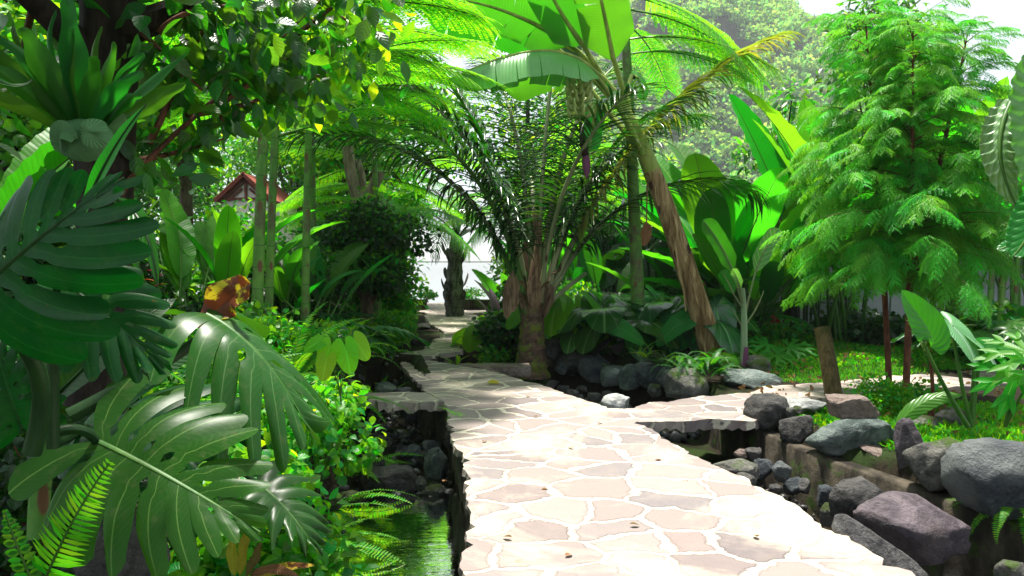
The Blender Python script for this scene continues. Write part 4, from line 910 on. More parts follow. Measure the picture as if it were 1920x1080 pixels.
for i, (x, y, n, sc, k, lab, dz) in enumerate([
    (-2.3, 5.6, 11, (.9, 1.35), 'fern', 'tall upright sword fern in front of the slim green trunks', 0), (-1.95, 6.6, 10, (.85, 1.25), 'fern', 'arching yellow green sword fern above the creeper bush', .1),
    (-1.75, 7.5, 10, (.8, 1.15), 'fern', 'sword fern leaning over the stream beside the footbridge', .1), (-2.6, 7.3, 9, (.9, 1.3), 'fern', 'sword fern at the foot of the single slim green trunk', 0),
    (-2.05, 9.0, 9, (.8, 1.1), 'fern', 'sword fern beside the path just past the footbridge', .05), (-3.3, 5.9, 8, (.9, 1.4), 'fern', 'fern with pale tips below the paddle leaf clump', 0),
    (-2.6, 10.6, 9, (.9, 1.2), 'fern_dk', 'dark green fern beside the far narrow path', 0)]):
    fern_at(lab, x, y, n + 4, (sc[0] * 1.15, sc[1] * 1.25), k, (-5, 30), seed=i, group=G_F, dz=dz + .12)
fern_at('fern whose long fronds arch down to the water', -1.5, 5.95, 8, (.95, 1.25), 'fern_hang', (-15, 10), (-150, -40), -.02, 21)
fern_at('broad bright fern arching out over the pool from the left bank', -1.4, 5.0, 8, (.8, 1.1), 'fern_hang', (-20, 5), (-150, -30), .05, 24)
fern_at('sunlit fern spreading over the stones below the footbridge', -1.42, 6.75, 8, (.8, 1.15), 'fern_hang', (-25, 0), (-150, -30), .05, 25)
fern_at('small fern hanging over the stream under the footbridge end', -1.62, 7.2, 5, (.7, 1.0), 'fern_hang', (-15, 10), (-150, -60), .0, 22)
fern_at('little fern growing from the path wall over the stream', -.42, 6.35, 4, (.25, .4), 'fern', (0, 40), (20, 160), .45, 23)
clump('split_leaf_philodendron', 'dark glossy split leaf plant at the bank edge near the footbridge', 'plant', -2.0, 8.6, 9, LF['mon'], .15, (0, 25), (.9, 1.3), az=(-190, 10), seed=2)
clump('split_leaf_philodendron', 'split leaf plant further along the left side of the narrow path', 'plant', -2.75, 9.9, 8, LF['mon'], .15, (0, 25), (.9, 1.2), az=(-190, 10), seed=3)
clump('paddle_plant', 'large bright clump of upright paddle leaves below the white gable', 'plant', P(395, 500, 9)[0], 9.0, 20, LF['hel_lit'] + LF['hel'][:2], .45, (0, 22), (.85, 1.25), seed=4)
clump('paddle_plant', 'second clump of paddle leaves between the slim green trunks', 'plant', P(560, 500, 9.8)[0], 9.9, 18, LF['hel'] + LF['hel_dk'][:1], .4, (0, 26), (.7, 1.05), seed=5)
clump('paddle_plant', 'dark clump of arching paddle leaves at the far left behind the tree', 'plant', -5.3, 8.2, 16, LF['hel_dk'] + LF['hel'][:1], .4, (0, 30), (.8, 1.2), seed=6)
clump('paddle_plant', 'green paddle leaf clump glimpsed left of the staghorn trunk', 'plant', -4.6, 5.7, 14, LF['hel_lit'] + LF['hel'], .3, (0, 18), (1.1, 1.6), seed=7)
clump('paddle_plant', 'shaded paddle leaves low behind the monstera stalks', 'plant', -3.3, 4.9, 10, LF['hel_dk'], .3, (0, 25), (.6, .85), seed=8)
t = thing('lobster_claw_flower', 'red spiky heliconia flower among the paddle leaves', 'flower', tuple(P(288, 575, 6.5)))
m = MB(); tube(m, bez([P(288, 600, 6.5), P(290, 525, 6.5)], 6), [.006, .004], 5); m.obj('stem', K['petiole'], t); m = MB()
for i in range(5): scatter(m, T_LANCE, [P(290, 545 - 9 * i, 6.5)], [(1 if i % 2 else -1, -.2, .35)], Zv, .12 - .012 * i, .018, .3)
m.obj('bracts', K['red'], t)
shrub('broadleaf_bush', 'sunny yellow green bush among the sword ferns on the left bank', 'bush', -2.15, 7.0, 1.2, .85, 1500, 'bush', .07, .027, 41, mat2='bush_yel', n2=400)
shrub('broadleaf_bush', 'mid green bush among the ferns left of the twin trunks', 'bush', -3.0, 7.3, 1.5, .95, 1500, 'bush', .08, .03, 42, mat2='bush_yel', n2=200)
# feathery-leaved young trees with slim green trunks
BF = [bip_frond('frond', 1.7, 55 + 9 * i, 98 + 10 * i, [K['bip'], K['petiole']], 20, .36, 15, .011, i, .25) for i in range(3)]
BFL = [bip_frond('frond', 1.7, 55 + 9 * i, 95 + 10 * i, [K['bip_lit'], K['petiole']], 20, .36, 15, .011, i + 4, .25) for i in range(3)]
def slim_tree(label, pts, r, fr, group=None, name='feathery_tree', seed=0):
    b = np.array(pts[0]); t = thing(name, label, 'tree', tuple(b), 0, group); m = MB()
    C = bez(pts, 26); tube(m, C, r, 10); m.obj('trunk', K['greenstem'], t)
    rg = np.random.default_rng(seed)
    for (u, az, sc, tl, lit) in fr:
        p = C[min(25, int(u * 25))] - b; M = Matrix.Rotation(R(az), 4, 'Z') @ Matrix.Rotation(-R(tl), 4, 'X')
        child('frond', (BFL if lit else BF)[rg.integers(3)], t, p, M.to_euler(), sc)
    return t
# azimuth 0 = away from the camera, -90 = to the right, 90 = to the left, 180 = towards the camera
G_T = 'young feathery trees'
slim_tree('left one of the twin green trunks with feathery leaves, lighter green', [P(478, 590, 7.6) * (1, 1, 0) + (0, 0, .1), P(484, 380, 7.6), P(500, 185, 7.6), P(504, -80, 7.6)], [.062, .054, .05, .04],
          [(.62, 95, 1.0, 0, 0), (.60, -80, 1.0, -6, 0), (.68, -60, 1.15, 0, 0), (.76, -95, 1.25, 4, 1), (.84, -85, 1.3, 12, 1), (.92, -80, 1.3, 20, 1), (.97, 60, 1.2, 15, 0), (.9, 140, 1.0, 10, 0), (.99, -110, 1.2, 25, 1), (.72, 175, .8, 0, 0)], G_T, seed=1)
slim_tree('right one of the twin green trunks, darker and thinner, by the gable', [P(500, 590, 7.9) * (1, 1, 0) + (0, 0, .1), P(506, 380, 7.9), P(520, 200, 7.9), P(530, -60, 7.9)], [.045, .042, .04, .03],
          [(.58, -95, 1.05, -4, 0), (.66, -110, 1.1, 0, 0), (.8, -70, 1.2, 8, 1), (.95, -95, 1.2, 18, 1), (.88, 20, 1.1, 10, 0), (.7, 60, 1.0, 0, 0)], G_T, seed=2)
slim_tree('single slim green trunk standing right of the twin trunks', [P(570, 600, 8.8) * (1, 1, 0) + (0, 0, .1), P(574, 400, 8.8), P(578, 240, 8.8), P(584, 120, 8.8)], [.05, .045, .04, .03],
          [(.75, -90, .95, -8, 0), (.8, 100, .9, -5, 0), (.86, -60, 1.1, 0, 0), (.92, -100, 1.25, 6, 1), (.97, -80, 1.3, 16, 1), (.98, 50, 1.0, 10, 0), (.84, -130, .9, -6, 0), (.78, 170, .8, -6, 0)], G_T, seed=3)
slim_tree('green trunked tree with feathery leaves behind the banana stem', [P(1199, 640, 11.1), P(1190, 420, 11.1), P(1182, 200, 11.1), P(1166, -40, 11.1)], [.105, .09, .075, .05],
          [(.80, -75, 1.2, 2, 0), (.86, -100, 1.3, 10, 1), (.92, -85, 1.4, 20, 0), (.97, -70, 1.4, 28, 1), (.95, 60, 1.2, 15, 0), (.99, -120, 1.3, 30, 0), (.9, -30, 1.2, 10, 0)], G_T, seed=4)
# further feathery trees whose crowns hang into view at the top
def crown_tree(label, x, y, h, n, sc, lit, seed, r=.07, a=(-10, 25), zc=.86):
    r = .05
    rg = np.random.default_rng(seed); z = float(hz(x, y))
    fr = [(rg.uniform(zc, .99), rg.uniform(-180, 180), sc * rg.uniform(.85, 1.15), rg.uniform(*a), rg.random() < lit) for _ in range(n)]
    return slim_tree(label, [(x, y, z), (x + .05, y, z + h * .4), (x, y, z + h * .7), (x - .1, y, z + h)], [r, r * .85, r * .7, r * .5], fr, None, seed=seed)
crown_tree('feathery tree rising behind the dark leafed shrub left of the path', -2.25, 12.3, 5.8, 16, 1.2, .6, 7, zc=.7)
crown_tree('tall feathery tree whose pale fronds fill the top left of centre', -3.6, 13.5, 8.2, 16, 1.6, .7, 8, zc=.7)
crown_tree('low feathery tree with sunlit yellow green leaves beside the narrow path', -2.55, 14.2, 3.4, 16, 1.25, 1.0, 9, zc=.65, a=(-5, 30))
crown_tree('feathery tree with glowing fronds behind the coconut palm', .6, 17.0, 3.9, 14, 1.3, 1.0, 10, zc=.6)
# dense dark leaved shrub with pruned trunk and hanging strap leaves
tree('bushy_tree', 'dense dark green small leaved tree overgrown with creepers left of the path', 'tree', P(690, 500, 11.6)[0], 11.6, 2.6, .95, 4200, 'bush_dk', 'bark', .085, .032, .09, 3, .3, 18, mat2='bush', n2=1500)
tree('bushy_tree', 'small leafy tree leaning over the white lake gap', 'tree', P(742, 500, 15.5)[0], 15.5, 3.5, .9, 2600, 'bush', 'bark_dk', .10, .035, .07, 4, .45, 14, lean=(.25, 0))
t = thing('pruned_trunk', 'pale pruned tree with stubby cut limbs above the dark shrub', 'tree', tuple(P(690, 540, 12.6) * (1, 1, 0)))
m = MB(); b = P(690, 560, 12.6); tube(m, bez([b * (1, 1, 0), P(685, 480, 12.6), P(675, 380, 12.6)], 10), [.11, .10, .09], 9)
for q, r in [([P(675, 385, 12.6), P(655, 330, 12.6), P(652, 275, 12.6)], .10), ([P(676, 380, 12.6), P(700, 360, 12.5), P(712, 322, 12.5)], .10), ([P(676, 382, 12.6), P(688, 340, 12.7), P(670, 300, 12.7)], .06)]: tube(m, bez(q, 9), [r, r * .95], 9, cap=True)
m.obj('trunk', K['bark_pale'], t)
t = clump('strap_leaf_epiphyte', 'hanging grassy strap leaves on the overgrown trunk of the dark tree', 'plant', P(668, 500, 11.0)[0], 10.9, 26, LF['strap'], .12, (40, 110), (.7, 1.2), z=1.45, seed=3)
# low planting along the narrow path
shrub('path_shrub', 'mixed low shrub at the left edge of the narrow path', 'bush', P(715, 610, 12.5)[0], 12.4, 1.2, .75, 1500, 'bush', .075, .027, 11, mat2='bush_yel', n2=160)
shrub('path_shrub', 'dark low shrub further up the left edge of the narrow path', 'bush', P(722, 570, 15)[0], 15.0, 1.2, 1.1, 1500, 'bush', .08, .03, 12)
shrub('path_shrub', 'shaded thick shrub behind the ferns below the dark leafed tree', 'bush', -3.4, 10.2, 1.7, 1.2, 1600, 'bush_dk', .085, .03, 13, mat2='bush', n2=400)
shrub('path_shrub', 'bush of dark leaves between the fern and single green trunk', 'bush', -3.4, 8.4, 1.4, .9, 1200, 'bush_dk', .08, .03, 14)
shrub('path_shrub', 'tiny green shrub on the parapet left of the lakeside palm', 'bush', P(800, 570, 21.5)[0], 21.5, .8, .4, 300, 'bush', .07, .03, 15, dz=.3)
shrub('path_shrub', 'tiny green shrub on the parapet right of the lakeside palm', 'bush', P(885, 570, 21.5)[0], 21.6, .9, .4, 300, 'bush', .07, .03, 16, dz=.3)
m = MB()
for k, (a, b, lab) in enumerate([((770, 800), 21.2, 'low dark parapet wall left of the lakeside palm'), ((868, 930), 21.2, 'low dark parapet wall right of the lakeside palm')]):
    x0, x1 = P(a[0], 580, b)[0], P(a[1], 580, b)[0]; bm = bmesh.new(); bmesh.ops.create_cube(bm, size=1); bmesh.ops.scale(bm, vec=(x1 - x0, .3, .34), verts=bm.verts); bmesh.ops.bevel(bm, geom=bm.edges[:], offset=.03, segments=2, affect='EDGES')
    me = bpy.data.meshes.new('parapet_wall'); bm.to_mesh(me); bm.free(); me.materials.append(K['wall']); o = child_top('parapet_wall', me); o.location = ((x0 + x1) / 2, b, .12); tag(o, lab, 'wall')
# ------------------------------------------------------------------ lakeside palm
t = thing('lakeside_palm', 'dark trunked palm standing in the path against the white lake', 'palm tree', tuple(G(853, 590)))
b = G(853, 592); m = MB(); C = bez([b, b + (-.05, 0, .8), b + (.06, 0, 2.0)], 24); tube(m, C, np.interp(np.linspace(0, 1, 24), [0, .1, .3, .6, 1], [.23, .25, .26, .20, .17]) * (1 + .06 * np.sin(np.arange(24) * 1.9)), 12)
rg = np.random.default_rng(5)
for i in range(16):
    a = rg.uniform(0, 6.28); z = rg.uniform(.2, 1.5); p = b + (.2 * math.cos(a), .2 * math.sin(a), z); blade(m, bez([p, p + (.1 * math.cos(a), .1 * math.sin(a), .28), p + (.14 * math.cos(a), .14 * math.sin(a), .4)], 5), (math.cos(a), math.sin(a), .2), .09, .4, 0, 2)
m.obj('trunk', K['palmbark'], t)
LPF = [palm_frond('frond', 2.5, 15 + 20 * i, 120 + 15 * i, [K['coco'], K['petiole_dk']], 40, .5, .02, .2, .025, 1.0, 40 + i) for i in range(3)]
for i in range(15): child('frond', LPF[i % 3], t, (.06, 0, 1.95), (R(rg.uniform(-5, 5)), 0, i * 2.4), rg.uniform(.8, 1.1))
# ------------------------------------------------------------------ coconut palm
cb = P(996, 700, 10.9); t = thing('coconut_palm', 'young coconut palm with ringed base arching over the path', 'palm tree', tuple(cb))
m = MB(); C = bez([cb + (0, 0, -.05), cb + (0, 0, .4), cb + (.02, 0, .95)], 30); tube(m, C, np.interp(np.linspace(0, 1, 30), [0, .12, .4, .7, 1], [.29, .245, .21, .18, .165]) * (1 + .035 * np.sign(np.sin(np.arange(30) * 1.5))), 16); m.obj('trunk', K['cocobark'], t)
m = MB(); C = bez([cb + (.02, 0, .8), cb + (.05, 0, 1.1), cb + (.07, 0, 1.5), cb + (.08, 0, 1.95)], 24); tube(m, C, [.155, .135, .09, .02], 14)
rg = np.random.default_rng(8)
for i in range(22):
    a = rg.uniform(0, 6.28); z = rg.uniform(.7, 1.45); p = cb + (.06 + .15 * math.cos(a), .15 * math.sin(a), z); d = np.array([math.cos(a), math.sin(a), 0])
    blade(m, bez([p, p + d * .05 + (0, 0, .3), p + d * rg.uniform(.05, .22) + (0, 0, rg.uniform(.25, .6))], 7), tuple(d + (0, 0, .2)), rg.uniform(.07, .13), .5, .1, 3, .2, 2, seed=i)
for q in [([(975, 500), (955, 540), (950, 600)], .12), ([(1000, 390), (1012, 430), (1010, 470)], .06), ([(960, 520), (965, 570), (958, 585)], .1)]:
    C = bez([P(a, b, 10.75) for a, b in q[0]], 10); blade(m, C, (0, -1, .1), q[1], .4, .2, 4, .2, 2, seed=2)
m.obj('fibre_sheath', K['fibre'], t)
cp = [K['coco'], K['petiole_pale']]; cpd = [K['coco'], K['petiole']]; cpy = [K['coco_yel'], K['petiole_pale']]
cen = np.array([.06, 0, 1.0])
FRS = [ # azimuth, length, start and end angle from vertical, height on the crown, materials, seed
    (75, 4.3, 4, 38, .55, cpd, 1), (90, 4.7, 12, 98, .7, cpd, 2), (-92, 5.3, 20, 66, .9, cpy, 5), (-78, 4.3, 24, 112, .9, cp, 6), 
    (20, 4.7, 3, 55, .95, cp, 9), (-38, 4.8, 5, 60, .95, cp, 10), (-150, 3.6, 10, 74, 1.0, cp, 11), (0, 4.4, 20, 105, .9, cp, 13), (-100, 3.9, 7, 70, .9, cp, 14), (100, 4.4, 6, 72, 1.0, cp, 15), (-60, 4.6, 14, 84, .95, cp, 16), (122, 4.3, 10, 84, .8, cpd, 17), (-20, 4.6, 2, 30, 1.0, cp, 18)]
for az, L, a0, a1, z, mats, sd_ in FRS:
    me = palm_frond('frond', L, a0, a1, mats, int(L * 16), 1.05, .027, .22, .045, 1.25, sd_)
    o = child('frond', me, t, cen + (-.14 * math.sin(R(az)), .14 * math.cos(R(az)), z - .95), (0, 0, R(az)))
    if mats is cpy: o['label'] = 'long frond reaching right with yellowing tips'
m = MB()
for az, L, a in [(-40, .8, 35), (-75, 1.0, 48), (60, .7, 30), (-100, .7, 30), (20, .9, 20)]:
    C = arc(L, a, a + 8, 8); c, s = math.cos(R(az)), math.sin(R(az)); C = np.stack([C[:, 0] * c - C[:, 1] * s, C[:, 0] * s + C[:, 1] * c, C[:, 2]], 1) + cb + (.06, 0, .85); tube(m, C, [.05, .035, .03], 8, cap=True)
m.obj('cut_stalk', K['petiole_pale'], t)
# ------------------------------------------------------------------ fruiting banana
bb = P(1342, 676, 10.4); t = thing('banana_plant', 'tall leaning banana plant with peeling stem carrying a green fruit bunch', 'banana plant', tuple(bb))
SP = bez([bb, P(1305, 560, 10.4), P(1262, 420, 10.4), P(1222, 320, 10.35)], 26); m = MB(); tube(m, SP, [.185, .15, .135, .125], 14)
rg = np.random.default_rng(3)
for i in range(16):   # loose strips of dry sheath
    u = rg.uniform(.15, .98); p = SP[int(u * 25)]; a = rg.uniform(-2.6, -.4); d = np.array([math.cos(a), math.sin(a), 0]); q = p + d * .14
    blade(m, bez([q, q + d * .03 - (-.05, 0, .2), q + d * rg.uniform(.0, .1) - (-.1, 0, rg.uniform(.3, .6))], 8), tuple(d), rg.uniform(.015, .045), .5, .1, 2, .3, 2, seed=i)
m.obj('stem', K['banbark'], t)
U = bez([SP[-2], P(1200, 260, 10.3), P(1165, 190, 10.2), P(1140, 160, 10.1)], 18); m = MB(); tube(m, U, [.125, .105, .075, .05], 12); m.obj('upper_stem', K['bangreen'], t)
BL = [K['banana'], K['bangreen']]; BLC = [K['banana_sheen'], K['bangreen']]
prof_b = lambda v: np.clip(np.minimum(1, .3 + v * 4.5) * (1 - np.clip((v - .72) / .28, 0, 1) ** 2.2), .03, 1)
def ban_leaf(stalk, rib, w, hint, mats=BL, seed=0, tears=(), fold=.1, sag=.1, flop=None, r=.035, n=40, wave=.03, parent=None, lab=None):
    m = MB(); tube(m, bez(stalk, 12), [r * 1.25, r], 8, 1, flat=.8); C = bez(rib, n); tube(m, C, [r, r * .6, r * .2], 7, 1)
    blade(m, C, hint, w, fold, sag, 6, wave, 5, tears, .02, seed=seed, prof=prof_b, rnd=rng.random() * .3, flop=flop); o = m.obj('leaf', mats, parent)
    if lab: o['label'] = lab
ban_leaf([P(1185, 240, 10.3), P(1165, 150, 10.1), P(1150, 110, 10.0)], [P(1150, 112, 10.0), P(1138, 50, 9.8), P(1120, -40, 9.5), P(1100, -110, 9.2)], .34, (0.1, .9, -.1), seed=1, parent=t, tears=(.5,), fold=.05)
ban_leaf([P(1170, 205, 10.3), P(1120, 130, 10.0), P(1092, 82, 9.9)], [P(1092, 82, 9.9), P(1060, 40, 9.8), P(1030, -10, 9.6), P(1000, -80, 9.3)], .30, (-.1, .9, .3), seed=2, parent=t, fold=.1)
ban_leaf([P(1160, 200, 10.2), P(1120, 120, 10.1), P(1060, 78, 10.0)], [P(1068, 80, 10.0), P(1000, 40, 9.8), P(930, 5, 9.6), P(830, -5, 9.4)], .31, (-.1, .85, .5), seed=3, parent=t, tears=(.3, .5, .7), fold=.05)
ban_leaf([P(1150, 190, 10.4), P(1090, 120, 10.4), P(1020, 75, 10.4)], [P(1025, 78, 10.4), P(960, 48, 10.2), P(890, 25, 10.0), P(790, 18, 9.8)], .30, (-.1, .8, .6), seed=4, parent=t, tears=(.25, .4, .62, .8), fold=-.1, flop=.1)
ban_leaf([P(1205, 290, 10.2), P(1160, 180, 9.9), P(1085, 110, 9.7)], [P(1120, 140, 9.8), P(1060, 70, 9.5), P(960, 90, 9.3), P(840, 150, 9.2)], .26, (-.1, -.15, 1), BLC, seed=6, parent=t, tears=(.2, .33, .48, .55, .63, .75, .86), fold=-.25, flop=.9, lab='torn leaf draping left with a pale grey green sheen')
ban_leaf([P(1195, 270, 10.5), P(1130, 200, 10.7), P(1080, 130, 10.8)], [P(1080, 135, 10.8), P(1040, 120, 10.9), P(990, 140, 11.0), P(940, 170, 11.0)], .24, (-.1, .7, .7), seed=7, parent=t, tears=(.3, .6), fold=-.15, flop=.3)
ban_leaf([P(1200, 285, 10.4), P(1150, 220, 10.5), P(1118, 190, 10.5)], [P(1120, 190, 10.5), P(1112, 215, 10.5), P(1112, 250, 10.45), P(1104, 285, 10.4)], .15, (.25, -1, .1), seed=8, parent=t, fold=.1, flop=.1)
ban_leaf([P(1190, 260, 10.5), P(1170, 180, 10.7), P(1185, 140, 10.8)], [P(1188, 145, 10.8), P(1196, 140, 11.0), P(1205, 160, 11.2), P(1208, 190, 11.3)], .12, (.2, -1, .3), BLC, seed=9, parent=t)
ban_leaf([P(1060, 80, 10.3), P(1050, 60, 10.3), P(1040, 50, 10.3)], [P(1090, 100, 10.5), P(1060, 90, 10.5), P(1020, 60, 10.6), P(985, 25, 10.6)], .22, (-.2, -.9, .4), [K['helic_dk'], K['bangreen']], seed=10, parent=t, fold=.1)
m = MB(); tube(m, bez([U[10], P(1130, 120, 10.0), P(1085, 100, 9.9), P(1082, 160, 9.9), P(1088, 230, 9.9)], 24), [.04, .035, .03, .028], 8); m.obj('fruit_stalk', K['bangreen'], t)
# fruit bunch: the bunch is a part, each hand of fingers a sub-part
bn = thing('fruit_bunch', None, None, tuple(P(1084, 195, 9.9))); del_loc = Vector(bn.location); bn.parent = t; bn.location = del_loc - t.location
fc = P(1084, 150, 9.9)
for h in range(6):
    m = MB(); z = fc[2] - h * .095
    nfi = 11 - (h > 3) * 2
    for i in range(nfi):
        a = 2 * PI * i / nfi + h * .7; d = np.array([math.cos(a), math.sin(a), 0]); p = np.array([fc[0] + h * .006, fc[1], z]) + d * .05
        tube(m, bez([p, p + d * .07 + (0, 0, -.03), p + d * .125 + (0, 0, .03), p + d * .125 + (0, 0, .105)], 8), [.014, .024, .024, .019, .007], 6)
    o = m.obj('banana_hand', K['fruit'], None, (0, 0, 0)); o.parent = bn; o.matrix_parent_inverse = Matrix.Translation(-del_loc)
m = MB(); tube(m, bez([P(1088, 225, 9.9), P(1092, 260, 9.9), P(1099, 300, 9.9)], 14), np.array([.022, .03, .045, .05, .045]) * (1), 9)
for i in range(60):
    p = P(1092 + i * .12, 258 + i * .75, 9.9); a = i * 2.4; scatter(m, T_OVAL_S, [p + np.array([math.cos(a), math.sin(a), 0]) * .035], [(math.cos(a), math.sin(a), .2)], Zv, .04, .014, .5)
m.obj('spent_flower_stalk', K['spent'], t)
m = MB(); tube(m, bez([P(1098, 292, 9.9), P(1100, 312, 9.9), P(1100, 336, 9.9)], 12), [.045, .058, .045, .006], 10); m.obj('flower_bud', K['blossom'], t)
m = MB(); C = bez([P(1214, 345, 10.2), P(1212, 390, 10.1), P(1212, 450, 10.1)], 14); tube(m, C, [.012, .008], 5); blade(m, bez([P(1212, 415, 10.1), P(1213, 440, 10.08), P(1206, 462, 10.05)], 8), (0, -1, 0), .09, .6, .2, 3, .3, 2); m.obj('dry_leaf', K['dry'], t)
# ------------------------------------------------------------------ the raised bed behind the stream: wall, edging rocks, heart leaves
def wallstrip(name, label, pts, z0, z1, th, mat, seed=0):
    """rough retaining wall following a line; pts world xy"""
    C = poly_interp(pts, int(sum(math.dist(a, b) for a, b in zip(pts, pts[1:])) / .07) + 2); T = nrm(np.gradient(C, axis=0)); Nn = np.stack([T[:, 1], -T[:, 0]], 1); m = MB(); k = len(C)
    prof = [(0, z0), (0, z0 * .75 + z1 * .25), (0, z0 * .5 + z1 * .5), (0, z0 * .25 + z1 * .75), (0.0, z1 - .02), (.02, z1), (th - .02, z1), (th, z1 - .02), (th, z0)]
    V = np.zeros((len(prof), k, 3))
    for j, (o, z) in enumerate(prof):
        for i in range(k):
            nz = noise.noise(Vector((C[i, 0] * 3 + seed, C[i, 1] * 3, z * 4))) * .035 + noise.noise(Vector((C[i, 0] * 11 + seed, C[i, 1] * 11, z * 13))) * .012
            V[j, i] = (C[i, 0] - Nn[i, 0] * (o + nz), C[i, 1] - Nn[i, 1] * (o + nz), z + nz * .5)
    m.add(V, gridq(k - 1, len(prof) - 1)); return tag(m.obj(name, mat), label, 'wall')
wallstrip('bed_wall', 'stained concrete wall below the rock edging of the heart leaf bed', [(.25, 11.75), (.7, 11.35), (1.2, 11.0), (1.75, 10.4), (2.2, 9.75), (2.5, 9.2), (2.6, 8.7)], -.7, -.10, .2, K['wall'])
RK = [ # px, py, w, h, Y, material, label
    (1036, 655, 42, 40, 11.3, 'rock_dk', 'dark rock beside the coconut palm base'), (1075, 680, 66, 48, 11.1, 'rock_dk', 'rounded black rock in the bed edging right of the palm'), (1054, 690, 22, 22, 10.9, 'rock_bl', 'small blue grey stone in the edging near the palm'),
    (1112, 690, 62, 52, 10.75, 'rock_bl', 'large blue black angular rock in the bed edging'), (1150, 700, 50, 42, 10.4, 'rock_gn', 'green grey faceted rock in the bed edging'), (1184, 708, 46, 50, 10.1, 'rock_gn', 'pale streaked rock in the middle of the bed edging'),
    (1220, 702, 54, 46, 10.0, 'rock_bl', 'dark blue rock with flat faces behind the mossy boulder'), (1250, 708, 44, 46, 9.8, 'rock_bl', 'blue angular rock next to the fern mound'), (1228, 730, 26, 26, 9.6, 'rock', 'small round stone at the foot of the bed edging'), (1090, 660, 40, 24, 11.6, 'rock_dk', 'flat dark rock half hidden under heart leaves')]
for i, (px, py, w, h, Y, mt, lab) in enumerate(RK): rock(lab, px, py, w, h, Y, None, mt, 20 + i, .8, i * 1.1, 'edging rocks of the heart leaf bed')
rock('pale rounded boulder on the path edge at the fork', 1154, 752, 52, 40, 7.75, None, 'rock_pale', 41, .2, .4, sink=.04)
rock('mossy boulder at the corner below the fern mound', 1285, 716, 84, 58, 8.6, None, 'rock_moss', 42, .3, 1.0)
rock('large pale flat rock beside the side path', 1402, 714, 110, 44, 8.75, None, 'rock_gn', 43, .9, .2, depth=.7, tilt=(0, .12))
rock('dark stone on the lawn edge right of the pale flat rock', 1450, 722, 34, 18, 8.6, None, 'rock_dk', 44, .6, .9)
rock('mossy tan rock behind the young banana plant', 1418, 690, 52, 46, 9.6, None, 'rock_moss', 45, .4, 2.0)
for i, (px, py, w, h, Y) in enumerate([(1075, 738, 26, 16, 9.6), (1112, 745, 30, 18, 9.2), (1055, 728, 24, 14, 10.2), (1140, 740, 24, 16, 9.9), (1035, 720, 26, 16, 10.6), (1090, 730, 22, 14, 10.2)]):
    rock('dark wet stone lying in the stream bed below the bed wall', px, py, w, h, Y, None, 'rock_dk', 50 + i, .4, i, 'stones in the stream below the bed wall', 3)
# heart-leaved plants
for i, (px, Y, n, kind, lab, sc, az) in enumerate([
    (1045, 11.6, 7, 'philo_lit', 'bright green upright heart leaves beside the coconut palm', (.9, 1.2), (100, 260)), (1110, 11.8, 9, 'philo', 'dark ribbed heart leaf plant left in the raised bed', (.9, 1.15), (110, 250)),
    (1160, 11.3, 9, 'philo', 'dark ribbed heart leaf plant in the middle of the raised bed', (.9, 1.2), (110, 250)), (1170, 12.2, 7, 'philo', 'heart leaf plant directly left of the green trunk', (1.15, 1.4), (120, 240)),
    (1250, 11.7, 8, 'philo', 'heart leaf plant right of the green trunk', (1.1, 1.35), (110, 250)), (1300, 11.2, 7, 'philo', 'heart leaf plant half behind the banana stem', (.9, 1.15), (90, 250)), (1100, 11.5, 7, 'philo', 'low heart leaves hanging over the edging rocks', (.6, .8), (110, 250))]):
    clump('heart_leaf_plant', lab, 'plant', P(px, 600, Y)[0], Y, n, LF[kind], .28, (0, 26), sc, 'heart leaf plants in the raised bed', az=az, seed=i, zoff=.05)
for i, (stalk, d, N, L, w, lab) in enumerate([([P(1215, 690, 10.6), P(1225, 640, 10.5), P(1150, 610, 10.3)], (1, -.15, -.35), (.2, -.7, .6), .5, .3, 'x'), ([P(1240, 690, 10.6), P(1245, 640, 10.5), P(1285, 600, 10.4)], (-1, -.2, -.55), (-.2, -.6, .7), .52, .32, 'x'), ([P(1300, 690, 10.8), P(1320, 650, 10.8), P(1310, 615, 10.6)], (-.9, -.2, -.6), (-.1, -.6, .8), .42, .3, 'x')]):
    if i == 0: te = thing('elephant_ear', 'elephant ear plant with wide wavy leaves in front of the green trunk', 'plant', tuple(P(1235, 690, 10.6)))
    m = MB(); tube(m, bez(stalk, 10), [.014, .01], 6, 1); heart_leaf(m, stalk[-1], np.array(d), np.array(N), L, w, 0, 6, .02, .35, i, .15, wavy=.01); m.obj('leaf', [K['taro'], K['petiole']], te)
clump('maroon_plant', 'dark maroon leaved plant under the elephant ear', 'plant', P(1178, 640, 10.8)[0], 10.8, 5, LF['maroon'], .1, (0, 30), (.7, .9), az=(100, 260), seed=3)
clump('bromeliad', 'bromeliad rosette with reddish strap leaves on the edging rocks', 'bromeliad', P(1255, 675, 9.9)[0], 9.9, 24, LF['brom'], .04, (0, 55), (.9, 1.2), seed=3, zoff=.12)
clump('strap_fern', 'small pale green wavy strap fern above the edging rocks', 'fern', P(1165, 668, 10.5)[0], 10.5, 12, LF['strap_yel'], .12, (0, 40), (.6, .95), seed=4, zoff=.15)
clump('strap_fern', 'pale lime strap leaved fern left of the bromeliad', 'fern', P(1213, 680, 10.2)[0], 10.2, 12, LF['strap_yel'], .12, (0, 45), (.7, 1.1), seed=5, zoff=.12)
clump('strap_fern', 'tuft of yellow green strap leaves in the gap by the narrow path', 'fern', P(857, 676, 10.7)[0], 10.7, 9, LF['strap_yel'], .08, (0, 50), (.6, .9), seed=6, z=-.1)
clump('strap_fern', 'small tuft of lime leaves on the ledge left of the palm base', 'fern', P(918, 690, 10.2)[0], 10.25, 8, LF['strap_yel'], .08, (0, 55), (.5, .75), seed=7, z=-.12)
